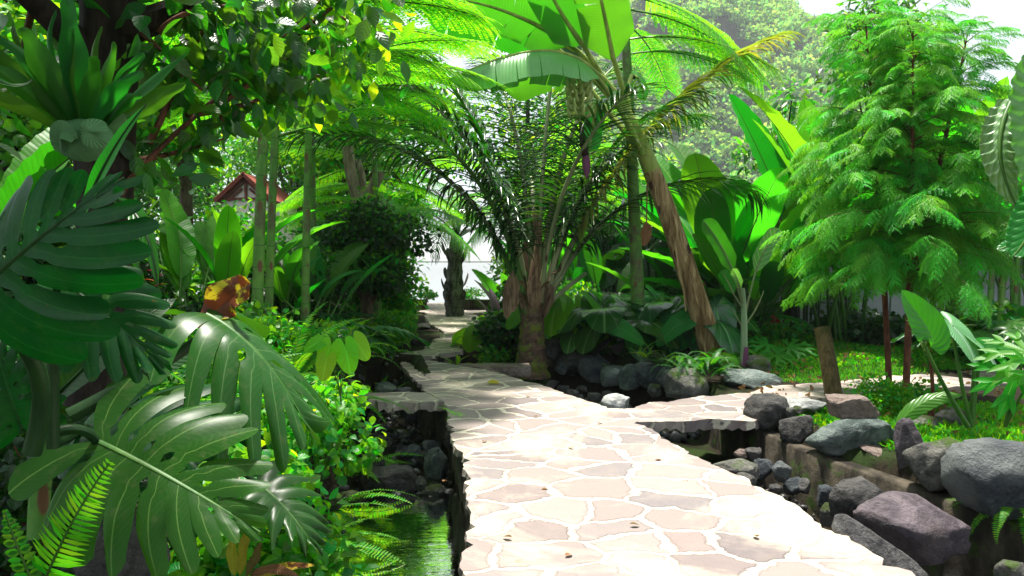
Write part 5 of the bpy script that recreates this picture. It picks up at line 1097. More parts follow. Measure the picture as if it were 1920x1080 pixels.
# fern mound with small dark leaflets
t = thing('maidenhair_mound', 'dark green mound of fine drooping fern beside the banana base', 'fern', tuple(P(1315, 700, 8.9)))
rg = np.random.default_rng(12); FD = [fern_frond('frond', .55, 30 + 15 * i, 130 + 14 * i, [K['fern_dk'], K['petiole_dk']], 26, .06, .014, i + 30, .5) for i in range(3)]
for i in range(48):
    child('frond', FD[i % 3], t, (rg.normal() * .16, rg.normal() * .12, rg.uniform(-.05, .12)), (0, 0, rg.uniform(0, 6.3)), rg.uniform(.6, 1.1))
# bushes left of the palm
shrub('leafy_bush', 'dark leafy bush at the right edge of the narrow path', 'bush', P(938, 640, 12)[0], 12.0, .95, .85, 1500, 'bush_dk', .10, .04, 31, mat2='bush', n2=350)
shrub('leafy_bush', 'low green bush touching the coconut palm base', 'bush', P(950, 650, 11.6)[0], 11.7, 1.0, .8, 1200, 'bush', .085, .034, 32)
shrub('leafy_bush', 'shaded bush behind the palm trunk toward the lake', 'bush', P(972, 560, 14.5)[0], 14.5, 1.2, 1.4, 1600, 'bush_dk', .11, .04, 33, mat2='bush', n2=300)
clump('bright_taro', 'bright yellow green leaves sticking out over the narrow path', 'plant', P(915, 620, 12.4)[0], 12.3, 5, LF['philo_lit'], .12, (5, 40), (.6, .8), az=(20, 200), seed=8)
clump('maroon_plant', 'dark purple paddle leaves between the bright leaves and palm', 'plant', P(945, 590, 13)[0], 13.0, 9, [leaf_on_stalk('leaf', .4, .8, .11, 4, 14, 40 + 10 * i, [K['maroon'], K['petiole_dk']], i) for i in range(2)], .15, (0, 28), (.8, 1.1), seed=9)
clump('paddle_plant', 'dark upright paddle leaves behind the bushes left of the palm', 'plant', P(968, 520, 15)[0], 15.0, 12, LF['hel_dk'] + LF['hel'][:2], .3, (0, 25), (.7, 1.0), seed=10)
m = MB()
# ledge by the palm
bm = bmesh.new(); bmesh.ops.create_cube(bm, size=1); bmesh.ops.scale(bm, vec=(1.0, .32, .14), verts=bm.verts); bmesh.ops.subdivide_edges(bm, edges=bm.edges[:], cuts=4, use_grid_fill=True)
for v in bm.verts: v.co += Vector((noise.noise(v.co * 6), noise.noise(v.co * 6 + Vector((5, 0, 0))), noise.noise(v.co * 5 + Vector((0, 7, 0))) * .4)) * .04
me = bpy.data.meshes.new('stone_ledge'); bm.to_mesh(me); bm.free(); me.materials.append(K['slab_br']); o = child_top('stone_ledge', me); o.location = (-.25, 10.25, -.085); tag(o, 'flat stone ledge between the path and the palm base', 'ledge')
# left stream stones
pr = wallstrip('bank_wall', 'pale concrete bank wall showing left of the stream', [(-1.9, 3.3), (-1.78, 4.0), (-1.66, 4.8), (-1.6, 5.4), (-1.58, 6.3), (-1.68, 7.4)], -.75, .06, .22, K['palewall'], 3)
pr.location.x = -.05
for i, (px, py, w, h, z, mt, lab, a) in enumerate([
    (818, 866, 46, 62, -.35, 'rock_gn', 'upright pale green block leaning on the path wall', .9), (775, 846, 34, 26, -.45, 'rock_bl', 'round dark stone left of the pale green block', .3), (808, 838, 34, 24, -.44, 'rock_bl', 'oval dark stone behind the pale green block', .3), (795, 858, 30, 24, -.48, 'rock_dk', 'dark stone touching the pale green block', .4),
    (728, 902, 110, 56, -.5, 'rock_dk', 'broad dark boulder across the stream above the water', .5), (812, 918, 40, 22, -.52, 'rock', 'wet grey stone at the water edge by the path wall', .3), (790, 908, 22, 22, -.5, 'rock', 'small stone between the broad boulder and path wall', .3),
    (770, 775, 40, 30, -.42, 'rock_bl', 'stone in the shadow under the footbridge', .5), (755, 738, 34, 26, -.2, 'rock_bl', 'blue grey stone behind the footbridge slab', .8), (722, 726, 42, 22, -.25, 'rock_gn', 'flat stone behind the footbridge near the ferns', .8), (778, 742, 26, 18, -.24, 'rock_dk', 'dark stone in the corner behind the footbridge', .6),
    (655, 930, 46, 24, -.5, 'rock', 'stone under the trailing plant at the water edge', .4), (620, 945, 40, 24, -.5, 'rock', 'grey stone on the left water margin', .5),
    (505, 1012, 40, 36, -.42, 'rock', 'grey stone at the foot of the pale bank wall', .7), (528, 1000, 34, 28, -.45, 'slab_br', 'brown stone beside the grey stone at the bank wall', .7), (484, 1062, 44, 34, -.42, 'rock_pale', 'pale round stone by the yellowed leaves', .3), (545, 1008, 34, 24, -.5, 'rock_dk', 'dark stone at the waterline by the brown stone', .5), (500, 1040, 36, 26, -.45, 'rock_dk', 'dark wet stone between the pale and grey stones', .5),
    (842, 822, 22, 30, -.3, 'rock_dk', 'small rock wedged against the path wall', .6), (700, 870, 40, 24, -.45, 'rock_dk', 'flat wet stone in the gravel upstream', .4)]):
    rock(lab, px, py, w, h, None, z, mt, 70 + i, a, i * .9, depth=.8)
rock('large dark rounded boulder under the sunlit monstera leaf', 225, 1030, 170, 120, 2.75, None, 'rock_dk', 95, .3, .5)
t = thing('yellowed_plant', 'withered plant with yellow and brown strap leaves at the water edge', 'plant', tuple(P(470, 1075, 3.4)))
for i, q in enumerate([[(470, 1085, 3.4), (520, 1060, 3.35), (590, 1060, 3.3)], [(460, 1080, 3.4), (480, 1050, 3.4), (490, 1015, 3.4)], [(450, 1080, 3.4), (455, 1020, 3.4), (468, 985, 3.4)], [(470, 1080, 3.4), (500, 1055, 3.3), (560, 1080, 3.25)], [(440, 1080, 3.4), (430, 1030, 3.4), (440, 1000, 3.4)]]):
    m = MB(); C = bez([P(*p) for p in q], 16); blade(m, C, (0, -.6, .7), .026, .3, .2, 4, .25, 2, seed=i); m.obj('leaf', K['dryyel' if i % 2 == 0 else 'dry'], t)
t = thing('fallen_leaf', 'fallen green leaf lying on the path', 'leaf', tuple(G(914, 719))); m = MB(); scatter(m, T_BIG, [G(914, 719) + (0, 0, .012)], [(1, -.3, .2)], [(0, -.3, 1)], .15, .05, .5); m.obj('leaf_blade', K['dryyel'], t)
for i, (px, py, rz) in enumerate([(1015, 920, .4), (1075, 842, 2.2), (830, 905, 1.2), (1010, 782, 2.9), (1180, 985, .1), (1290, 905, 2.0), (905, 830, 1.1), (960, 1010, 2.6), (1120, 795, .7), (1420, 1010, 1.5), (1060, 1045, .9), (985, 745, .3), (1240, 865, 2.4)]):
    m = MB(); p = G(px, py) + (0, 0, .008); scatter(m, T_OVAL, [p], [(math.cos(rz), math.sin(rz), .1)], Zv, .06, .016, .6); o = m.obj('fallen_leaf', K['dry'], None, tuple(p)); tag(o, 'small brown dead leaf lying on the stone path', 'leaf', 'small dead leaves on the path')

for i, (px, py, w, h, z, lab) in enumerate([(795, 612, 26, 16, 0, 'dark stone edging the far end of the upper path'), (782, 640, 30, 16, 0, 'dark stone behind the left edging of the upper path')]):
    rock(lab, px, py, w, h, None, z, 'rock_dk', 200 + i, .7, i)
shrub('path_shrub', 'low leafy shrub between the upper path and the dark shrub', 'bush', P(730, 625, 13)[0], 13.2, .8, .55, 900, 'bush', .075, .027, 18, mat2='bush_yel', n2=120)
shrub('path_shrub', 'low green shrub near the far left bend of the path', 'bush', P(742, 600, 16)[0], 16.5, .8, .7, 900, 'bush', .08, .03, 19)

fern_at('lit fern bending over the path edge beyond the footbridge', -1.72, 9.6, 11, (.9, 1.2), 'fern', (-5, 35), None, .08, 41, G_F)
fern_at('bright fern at the left corner where the upper path begins', -1.95, 10.9, 11, (.9, 1.25), 'fern', (-5, 35), None, .08, 42, G_F)
fern_at('small bright fern along the left of the upper path', -2.0, 12.4, 10, (.8, 1.1), 'fern', (-5, 35), None, .05, 43, G_F)
shrub('path_shrub', 'sunny low shrub between the ferns left of the upper path', 'bush', -2.35, 11.4, .9, .7, 1100, 'bush', .075, .028, 45, mat2='bush_yel', n2=300)
# ------------------------------------------------------------------ RIGHT: feathery conifer, post, rocks, big leaves
def feather_tree(label, trunks, seed=0):
    rg = np.random.default_rng(seed)
    # spray template
    m0 = MB(); nt = 9; Os, Ds, Ls = [], [], []
    ax = np.array([[0, t_, .12 * t_ - .42 * t_ ** 2] for t_ in np.linspace(0, 1, 12)])
    for i in range(nt):
        u = .1 + .9 * i / (nt - 1); p = np.array([np.interp(u, np.linspace(0, 1, 12), ax[:, k]) for k in range(3)])
        for sd in (1, -1):
            ln = .42 * (1 - .72 * u) + .06; d = nrm(np.array([sd * .8, .75, -.28 - .25 * u]) + rg.normal(size=3) * .12)
            for q in np.linspace(.1, 1, 6):
                o = p + d * ln * q + np.array([0, 0, -.10 * q ** 2 * ln * 4])
                for s2 in (1, -1):
                    sdv = nrm(np.cross(d, [0, 0, 1])) * s2; Os.append(o); Ds.append(nrm(sdv * .55 + d * .75 + np.array([0, 0, -.25]) + rg.normal(size=3) * .15)); Ls.append(.13 * (1.1 - .5 * q))
    scatter(m0, (np.array([-1, 1, 0.]), np.array([0, 0, 1.]), np.zeros(3), np.array([[0, 1, 2]]), np.array([[0, 0], [1, 0], [.5, 1]])), np.array(Os), np.array(Ds), np.array([0, -.3, 1.]), np.array(Ls), .017, .4, 0)
    Vt = np.concatenate(m0.V); Qt = np.concatenate(m0.Q); Ut = np.concatenate(m0.UV)
    t = thing('feathery_conifer', label, 'tree', trunks[0][0]); mt = MB(); mf = MB(); A, O, Rn = [], [], []
    for (base, top, h, wid, zb) in trunks:
        base = np.array(base); top = np.array(top); C = bez([base, base * .6 + top * .4 + (.04, 0, 0), top], 30); tube(mt, C, [.034, .030, .022, .006], 8)
        nb = 58
        for i in range(nb):
            u = zb + (1 - zb) * ((i + rg.random()) / nb) ** .9; p = np.array([np.interp(u, np.linspace(0, 1, 30), C[:, k]) for k in range(3)])
            a = i * 2.4 + rg.normal() * .3; k = (u - zb) / (1 - zb); ln = wid * (.45 + .75 * np.sin(min(1, k * 1.1 + .18) * PI) ** .8) * (1 - .22 * k) * rg.uniform(.6, 1.15)
            rise = .10 + .8 * k; d = np.array([math.cos(a), math.sin(a), 0]); B = bez([p, p + d * ln * .5 + (0, 0, ln * rise * .55), p + d * ln + (0, 0, ln * (rise * .85 - .22))], 10); tube(mt, B, [.007, .002], 4)
            Tb = nrm(np.gradient(B, axis=0)); ns = int(6 + 10 * ln)
            for j in range(ns):
                v = rg.uniform(.22, 1) if j else 1.0; o = np.array([np.interp(v, np.linspace(0, 1, 10), B[:, q]) for q in range(3)]); tb = Tb[min(9, int(v * 9))]
                sdv = nrm(np.cross(tb, [0, 0, 1])); s2 = rg.choice([-1, 1]) * (rg.uniform(.25, 1.1) if j else 0)
                dy = nrm(tb * .8 + sdv * s2 + np.array([0, 0, rg.uniform(-.55, .1)])); dx = nrm(np.cross(dy, [rg.normal() * .3, rg.normal() * .3, 1])); dz = np.cross(dx, dy)
                s = rg.uniform(.22, .40) * (1 - .3 * k); A.append(np.stack([dx, dy, dz], 1) * s); O.append(o + rg.normal(size=3) * .03); Rn.append(rg.random())
    place(mf, Vt, Qt, Ut, np.array(A), np.array(O), np.array(Rn)); mt.obj('trunk', K['redbark'], t); mf.obj('foliage', K['conif'], t); return t
feather_tree('tall feathery light green conifer with two thin red brown trunks on the right', [
    (tuple(G(1668, 742)), tuple(P(1622, 30, 8.1)), 4, .88, .36), (tuple(P(1697, 775, 7.2) * (1, 1, 0) + (0, 0, .02)), tuple(P(1712, 50, 7.7)), 4, .85, .36), (tuple(P(1700, 560, 7.42)), tuple(P(1815, 60, 8.0)), 4, .8, .12)], 3)
# cut post
b = G(1562, 742); tp = P(1541, 614, 8.05); t = thing('log_post', 'leaning cut log post standing at the side path edge', 'post', tuple(b)); m = MB(); C = bez([b + (0.02, 0, -.08), (b + tp) / 2 + (.015, 0, 0), tp], 20)
tube(m, C, np.array([.09, .088, .086, .084, .085]), 20, uvs=1); m.obj('log', K['post'], t); m = MB(); T, S, N = frames(C, (0, 1, .1)); a = np.linspace(0, 2 * PI, 24, endpoint=False)
ring = tp + .083 * (np.cos(a)[:, None] * S[-1] + np.sin(a)[:, None] * N[-1]) + T[-1] * .002; m.add(np.vstack([ring, tp + T[-1] * .004]), np.stack([np.arange(24), (np.arange(24) + 1) % 24, np.full(24, 24)], 1)); m.obj('cut_top', K['cut'], t)
# right channel wall and its rocks
wallstrip('channel_wall', 'mossy concrete channel wall on the right with a stepped top', [(2.36, 8.2), (2.37, 7.0), (2.55, 6.0), (2.93, 4.95), (3.3, 4.0), (3.9, 2.3)][::-1], -.75, -.12, .15, K['wall'], 5)
RR = [ # px py w h Y mat label ang rot
    (1440, 772, 84, 64, 6.9, 'rock_dk', 'dark mossy boulder at the end of the bridge slab', .4, .3, 1.0), (1495, 800, 66, 50, 6.42, 'rock_dk', 'dark rough rock on the channel wall before the flat slab', .5, .9, .9), (1482, 774, 20, 20, 6.7, 'rock', 'fist sized grey stone on the channel wall', .2, .2, .9), (1496, 768, 20, 14, 6.75, 'rock', 'small flat grey pebble on the channel wall', .2, .5, .9),
    (1600, 818, 160, 76, 5.98, 'rock_gn', 'long dark green grey boulder under the brown flat stone', .9, .1, .55), (1588, 762, 96, 46, 6.1, 'slab_br', 'brown flat topped stone on the long boulder', .95, .6, .8), (1512, 758, 78, 22, 7.0, 'rock_pale', 'pale flat slab beside the log post', 1.0, .2, .8),
    (1704, 840, 66, 112, 5.36, 'rock_pu', 'upright grey wedge stone with a pointed top', .95, 2.1, .35), (1756, 870, 116, 104, 5.05, 'rock_moss', 'lichen grey rounded boulder right of the wedge stone', .5, .4, .8), (1880, 888, 184, 134, 4.58, 'rock_bl', 'largest blue black boulder at the right edge', .6, 1.5, .8),
    (1612, 940, 106, 84, 5.0, 'rock_dk', 'dark mossy round boulder in the right channel', .3, .7, .9), (1704, 980, 190, 112, 4.55, 'rock_pu', 'big purple grey boulder in the right channel', .55, 1.9, .75), (1550, 930, 42, 40, 5.6, 'rock_bl', 'grey angular stone beside the dark round boulder', .7, .2, .9), (1556, 962, 36, 44, 5.1, 'rock', 'small upright grey stone by the path edge', .5, .8, .9),
    (1372, 880, 96, 38, 5.5, 'rock_moss', 'flat mossy rock on the path edge by the dark opening', .5, 1.0, .8), (1395, 905, 50, 40, 5.25, 'rock_moss', 'green stained stone below the flat mossy rock', .5, 1.0, .8), (1432, 878, 36, 36, 6.3, 'rock_bl', 'blue stone in the gravel before the bridge opening', .8, .0, .9), (1466, 884, 36, 40, 6.2, 'rock_bl', 'blue angular stone in the gravel by the wall', .9, .4, .9), (1486, 910, 42, 30, 5.9, 'rock_bl', 'low blue grey stone on the pebbles', .8, .9, .9), (1508, 912, 28, 30, 5.85, 'rock', 'striped grey stone against the channel wall', .8, 1.2, .9),
    (1412, 850, 30, 28, 6.6, 'rock_dk', 'dark stone just inside the bridge opening', .6, .4, .9), (1388, 850, 24, 18, 6.6, 'slab_br', 'reddish stone at the bridge opening', .6, 1.4, .9), (1455, 915, 26, 20, 5.7, 'rock_dk', 'black stone among the pebbles nearest the path', .5, .9, .9),
    (1895, 1068, 60, 40, 4.0, 'rock_moss', 'mossy stone in the brown water at the bottom right', .3, .2, .9)]
for i, (px, py, w, h, Y, mt, lab, a, ro, dp) in enumerate(RR): rock(lab, px, py, w, h, Y, None, mt, 120 + i, a, ro, depth=dp)
rock('long narrow pale boulder lying on the path edge bottom right', 1645, 1032, 185, 62, 3.95, None, 'rock', 160, .5, .0, depth=.42, tilt=(.1, .52))
rock('thin brown flagstone lying on the channel wall top', 1655, 848, 96, 14, 5.75, None, 'slab_br', 161, 1.0, .3, depth=1.6, tilt=(.12, .16))
rock('half buried stone in the right planting behind the wedge stone', 1780, 780, 60, 34, 6.4, None, 'rock', 162, .4, .5)
rock('flat pale stone lying among the right ground cover', 1735, 790, 60, 20, 6.3, None, 'rock', 163, .7, .9)
# big leaves in the right bed
def big_heart(parent, stalk, d, N, L, W, mat, seed=0, st='petiole', droop=.3, cup=.15, wavy=.0, rib=.02, ribs=6, r=.014, notch=.28, lab=None):
    m = MB(); C = bez(stalk, 16); tube(m, C, [r * 1.4, r * .8], 8, 1); heart_leaf(m, C[-1], np.array(d, float), np.array(N, float), L, W, 0, ribs, rib, droop, seed, cup, notch, 26, 20, .5, wavy); o = m.obj('leaf', [K[mat], K[st]], parent)
    if lab: o['label'] = lab
t = thing('elephant_ear', 'elephant ear with one tall dark leaf standing on a slanted stalk', 'plant', tuple(P(1815, 800, 5.9)))
m = MB(); C = bez([P(1815, 800, 5.9), P(1770, 730, 5.85), P(1735, 650, 5.8)], 14); tube(m, C, [.02, .012], 8, 1); C = bez([P(1745, 650, 5.8), P(1765, 640, 5.8), P(1720, 590, 5.8), P(1690, 545, 5.75)], 26); blade(m, C, (.2, -1, .15), .155, .2, .05, 7, .02, 3, prof=lambda v: np.clip(np.sin(np.clip(v * .93 + .07, 0, 1) ** .75 * PI), 0, 1) ** .65); m.obj('leaf', [K['taro'], K['petiole']], t)
big_heart(t, [P(1822, 800, 6.0), P(1800, 720, 6.0), P(1785, 610, 6.0)], (.35, -.5, -.55), (.3, -.5, .8), .34, .30, 'taro_pale', 3, lab='pale grey green sunlit leaf')
big_heart(t, [P(1822, 800, 6.0), P(1825, 720, 6.0), P(1828, 640, 6.0)], (.55, -.5, -.6), (.4, -.3, .8), .28, .22, 'taro_pale', 4)
big_heart(t, [P(1822, 800, 6.1), P(1830, 720, 6.0), P(1840, 655, 6.0)], (.9, -.3, .2), (-.2, -.8, .5), .22, .18, 'taro', 5)
m = MB(); C = bez([P(1680, 800, 6.0), P(1730, 735, 6.0), P(1805, 740, 5.9)], 18); blade(m, C, (0, -.6, .8), .075, -.2, .1, 5, .06, 4); m.obj('leaf', [K['taro'], K['petiole']], t)
# alocasia at the right edge, close
t = thing('giant_alocasia', 'giant green leaf with ribbed silver folded edge cut by the right frame', 'plant', (3.35, 4.1, float(hz(3.35, 4.1))))
def alo(stalk, rib, w, hint, mat, seed, fold, flop=None, wave=.05):
    m = MB(); C = bez(stalk, 16); tube(m, C, [.03, .018], 9, 1); B = bez(rib, 44); tube(m, B, [.018, .012, .004], 7, 1)
    blade(m, B, hint, w, fold, .05, 9, wave, 11, seed=seed, prof=lambda v: np.clip(np.sin(np.clip(v * .9 + .1, 0, 1) ** .7 * PI), 0, 1) ** .55, vscale=1.0, flop=flop); m.obj('leaf', [K[mat], K['petiole']], t)
alo([(3.35, 4.1, .0), P(2010, 500, 4.2), P(1960, 150, 4.1)], [P(1955, 130, 4.1), P(1925, 200, 4.0), P(1930, 300, 3.95), P(1950, 400, 3.9)], .22, (.35, -1, .25), 'taro', 2, .25)
alo([(3.35, 4.1, .0), P(2000, 520, 4.25), P(1930, 190, 4.25)], [P(1900, 185, 4.25), P(1868, 240, 4.15), P(1862, 300, 4.1), P(1905, 385, 4.05)], .10, (-.45, -.6, .75), 'taro_pale', 3, -.1, wave=.28)
alo([(3.35, 4.1, .0), P(2040, 560, 4.1), P(2000, 330, 4.0)], [P(2000, 330, 4.0), P(1960, 380, 3.9), P(1930, 450, 3.9), P(1900, 480, 3.9)], .13, (0, -.5, .9), 'taro', 4, .2)
alo([(3.35, 4.1, .0), P(2000, 620, 4.5), P(1960, 470, 4.5)], [P(1965, 470, 4.5), P(1930, 455, 4.5), P(1900, 455, 4.5), P(1870, 470, 4.5)], .07, (0, -.6, .8), 'taro', 5, .2)
# striped dracaena
t = thing('striped_dracaena', 'striped yellow and green strap leaved plant on a thin dark cane', 'plant', tuple(P(1748, 790, 6.4)))
m = MB(); tube(m, bez([P(1748, 790, 6.4), P(1752, 730, 6.4), P(1742, 655, 6.4)], 10), [.018, .015], 7); m.obj('cane', K['redbark'], t)
rg = np.random.default_rng(4)
for i in range(26):
    o = child('leaf', LF['spider'][rg.integers(4)], t, np.array(P(1742 + rg.normal() * 6, 662 + rg.uniform(-14, 10), 6.4)) - np.array(t.location), (R(rg.uniform(-5, 25)), 0, rg.uniform(0, 6.3)), rg.uniform(.75, 1.15))
# papaya-like hand leaves
def hand_leaf(m, org, d, N, L, n=7, w=.2, mi=0, droop=.4):
    d = nrm(d); N = nrm(np.asarray(N) - np.dot(N, d) * d); S = np.cross(d, N)
    for i in range(n):
        a = (i / (n - 1) - .5) * 4.3; l = L * (1 - .14 * abs(a)); D = d * math.cos(a) + S * math.sin(a)
        scatter(m, leaf_t(7, 2, .55, .15, 1.0, .12), [org], [D], [N], l, l * w * .5, droop, .4, mi)
        for s2 in (-1, 1):
            b = a + s2 * .5; scatter(m, T_LANCE, [org + D * l * .48], [d * math.cos(b) + S * math.sin(b)], [N], l * .42, l * .07, droop, .4, mi)
def papaya(label, base, leaves, mat, L, mi='petiole'):
    t = thing('papaya_seedling', label, 'plant', tuple(base))
    for (p, d, N) in leaves:
        m = MB(); tube(m, bez([base, (np.array(base) + p) / 2 + (0, 0, .06), p], 10), [.012, .007], 6, 1); hand_leaf(m, p, np.array(d, float), np.array(N, float), L); m.obj('leaf', [K[mat], K[mi]], t)
    return t
papaya('bright fingered papaya seedling at the right edge above the boulders', P(1885, 800, 5.0), [(P(1925, 660, 4.9), (-.8, -.3, -.45), (-.2, -.6, .8)), (P(1905, 700, 4.9), (-.5, -.4, -.7), (-.1, -.75, .6)), (P(1950, 690, 4.8), (.2, -.3, -.9), (.2, -.8, .5))], 'helic_lit', .36)
papaya('pale fingered papaya leaves low on the lawn by the young banana', P(1455, 690, 10.6), [(P(1440, 645, 10.5), (-.8, -.5, -.1), (0, -.5, .9)), (P(1480, 650, 10.4), (.8, -.5, -.1), (0, -.5, .9)), (P(1455, 665, 10.2), (-.1, -.9, -.2), (0, -.5, .9)), (P(1500, 668, 10.5), (.5, -.6, -.2), (0, -.5, .9))], 'helic_lit', .42)
# small shrub, ground cover, fern tips
shrub('small_shrub', 'small fine leaved shrub behind the brown flat stone', 'bush', P(1645, 770, 6.75)[0], 6.75, .62, .42, 1700, 'cover', .034, .013, 51, mat2='bush_yel', n2=150)
shrub('small_shrub', 'low dark leafy shrub at the base of the thin red trunks', 'bush', P(1700, 745, 7.4)[0], 7.4, .7, .3, 500, 'bush', .06, .025, 52)
def ground_cover(name, label, poly, n, mat, hgt, w, seed, tmpl=None, cat='ground cover', zz=0, lean=.6, filt=None):
    rg = np.random.default_rng(seed); poly = np.array(poly); lo, hi = poly.min(0), poly.max(0); pts = np.zeros((0, 2))
    while len(pts) < n:
        q = lo + rg.random((n, 2)) * (hi - lo); k = sdist(q[:, 0], q[:, 1], poly) < 0; dens = np.array([noise.noise(Vector((a * 1.6, b * 1.6, seed))) for a, b in q]) > rg.uniform(-.75, .35, n); pts = np.vstack([pts, q[k & dens]])
    pts = pts[:n]; z = hz(pts[:, 0], pts[:, 1]) + zz; m = MB()
    scatter(m, tmpl or T_GRASS, np.stack([pts[:, 0], pts[:, 1], z - .01], 1), nrm(rg.normal(size=(n, 3)) * (lean, lean, .1) + Zv), nrm(rg.normal(size=(n, 3)) * (1, 1, .1)), hgt * rg.uniform(.5, 1.3, n), w, rg.uniform(.2, 1.4, n), rg.random(n))
    return tag(m.obj(name, K[mat]), label, cat, None, 'stuff')
g2w = lambda px, py, z=.0: tuple(G(px, py, z)[:2])
ground_cover('grass', 'short bright green lawn grass behind the side path', [g2w(1410, 712), g2w(1530, 716), g2w(1830, 690), g2w(1960, 684), g2w(1960, 640), g2w(1500, 640), g2w(1390, 655), g2w(1360, 690)], 26000, 'grass', .085, .0045, 3, cat='grass')
ground_cover('clover_leaves', 'low leafy weeds growing through the lawn', [g2w(1380, 700), g2w(1900, 680), g2w(1900, 640), g2w(1360, 645)], 5200, 'cover', .05, .02, 4, T_OVAL_S, zz=.05, lean=1.6)
ground_cover('ground_cover', 'feathery bright ground cover over the right boulders', [(3.0, 5.3), (3.15, 5.0), (4.6, 4.6), (5.2, 6.4), (3.2, 6.4)], 9000, 'cover', .10, .010, 5, T_LANCE, zz=.0, lean=1.0)
ground_cover('ground_cover', 'mixed small weeds on the right bed between the stones', [(2.7, 6.9), (2.75, 6.1), (3.1, 5.6), (5.6, 6.4), (6.4, 7.6), (3.0, 7.5)], 5200, 'cover', .075, .012, 6, T_LANCE, zz=0, lean=1.0)
ground_cover('dry_leaves', 'scattered brown dry leaves lying on the right lawn and bed', [(2.5, 7.2), (3.2, 5.0), (5.5, 6.0), (7.5, 9.5), (6, 13), (3.2, 12), (2.6, 9)], 420, 'dry', .075, .02, 17, T_OVAL_S, cat='dry leaves', zz=.06, lean=2.5)
ground_cover('weeds', 'dark low weeds between the channel wall and the boulders', [(2.42, 7.6), (2.5, 6.9), (2.75, 6.0), (3.1, 5.05), (3.6, 4.2), (4.2, 4.6), (3.4, 6.2), (3.2, 7.2)], 2600, 'cover', .06, .014, 16, T_OVAL_S, zz=.03, lean=1.4)
ground_cover('leaf_litter', 'low dark leaves covering the left bed soil', [(-1.75, 3.0), (-1.75, 8), (-2.5, 13), (-7, 13), (-7, 3)], 9000, 'bush_dk', .08, .028, 7, T_OVAL_S, zz=.02, lean=1.6)
ground_cover('leaf_litter', 'low dark leaves covering the raised bed soil', [(.3, 11.9), (1.3, 11.2), (2.3, 9.9), (2.6, 9.2), (2.9, 9.2), (4.2, 13), (0, 16), (-.4, 12.5)], 6000, 'bush_dk', .08, .028, 8, T_OVAL_S, zz=.02, lean=1.6)
fern_at('small bright fern hanging from the largest boulder at the right edge', P(1925, 900, 4.4)[0], 4.45, 9, (.5, .75), 'fern', (20, 70), (40, 220), 0, 31, z=-.05)
fern_at('single little fern sprouting at the wedge stone foot', P(1700, 890, 5.25)[0], 5.25, 2, (.4, .55), 'fern', (50, 75), (-150, -100), 0, 32, z=-.02)
# young banana
bb = P(1393, 702, 9.6); t = thing('young_banana', 'slender young banana plant with three leaves and a pink base', 'banana plant', tuple(bb)); m = MB(); tube(m, bez([bb, P(1398, 600, 9.6), P(1392, 540, 9.6)], 14), [.05, .042, .03], 9); m.obj('stem', barkmat('young banana stem', (.16, .26, .14), (.34, .42, .26), sc=6, stretch=.1, rough=.45, bump=.1), t)
m = MB(); tube(m, bez([bb + (0, 0, -.02), P(1397, 650, 9.6)], 8), [.056, .05], 9); m.obj('pink_base', K['blossom'], t)
YB = [K['banana'], K['petiole_pale']]; YC = [leafmat('variegated banana leaf', (.10, .20, .10), (.3, .55, .12), .4, .3, 8, 1.2, .8, .9, .06, .2, .1, .5, veincol=(.5, .55, .36)), K['petiole_pale']]
ban_leaf([P(1394, 580, 9.6), P(1385, 545, 9.6), P(1372, 505, 9.6)], [P(1374, 508, 9.6), P(1360, 470, 9.5), P(1335, 430, 9.4), P(1318, 412, 9.4)], .125, (.1, -1, .2), YB, 1, (), .3, .1, r=.012, parent=t)
ban_leaf([P(1396, 600, 9.6), P(1405, 550, 9.6), P(1418, 505, 9.6)], [P(1418, 508, 9.6), P(1430, 470, 9.6), P(1448, 445, 9.6), P(1460, 428, 9.6)], .11, (-.2, -1, .2), YC, 2, (), .3, .1, r=.011, parent=t)
ban_leaf([P(1394, 575, 9.6), P(1390, 550, 9.5), P(1388, 535, 9.5)], [P(1388, 540, 9.5), P(1382, 520, 9.45), P(1378, 512, 9.4), P(1372, 505, 9.35)], .06, (-.2, -1, .2), YC, 3, (), .3, r=.01, parent=t)
ban_leaf([P(1394, 580, 9.6), P(1380, 560, 9.5), P(1372, 545, 9.45)], [P(1375, 550, 9.45), P(1366, 530, 9.4), P(1358, 515, 9.4), P(1352, 508, 9.4)], .075, (-.2, -1, .2), YB, 4, (), .3, r=.01, parent=t)
for q in ([(1396, 620), (1378, 590), (1372, 575)], [(1398, 610), (1425, 570), (1432, 545)]): m = MB(); tube(m, bez([P(a, b_, 9.6) for a, b_ in q], 8), [.012, .005], 5); m.obj('bare_stalk', K['petiole_pale'], t)
clump('variegated_plant', 'small variegated leafy plant between the banana stems', 'plant', P(1365, 660, 10)[0], 10.0, 16, LF['small'] + LF['small_yel'], .2, (0, 50), (.9, 1.5), seed=3)
# ------------------------------------------------------------------ BACKGROUND: paddle clumps, palms, trees, wall, house, hill
GP = 'paddle leaf clumps at the back right'
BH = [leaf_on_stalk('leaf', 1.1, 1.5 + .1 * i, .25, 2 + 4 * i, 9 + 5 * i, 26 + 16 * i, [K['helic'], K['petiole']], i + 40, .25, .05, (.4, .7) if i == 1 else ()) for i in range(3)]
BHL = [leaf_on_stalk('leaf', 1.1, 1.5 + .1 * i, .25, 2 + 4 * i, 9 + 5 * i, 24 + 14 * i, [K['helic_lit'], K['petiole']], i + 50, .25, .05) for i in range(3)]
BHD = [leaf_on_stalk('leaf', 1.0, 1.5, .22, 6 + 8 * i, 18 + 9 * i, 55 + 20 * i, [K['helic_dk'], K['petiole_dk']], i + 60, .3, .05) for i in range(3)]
clump('bird_of_paradise', 'big clump of tall bright paddle leaves right of the banana stem', 'plant', P(1398, 500, 13)[0], 13.0, 34, BH + BHL + BHL, .5, (0, 34), (.85, 1.2), GP, seed=1)
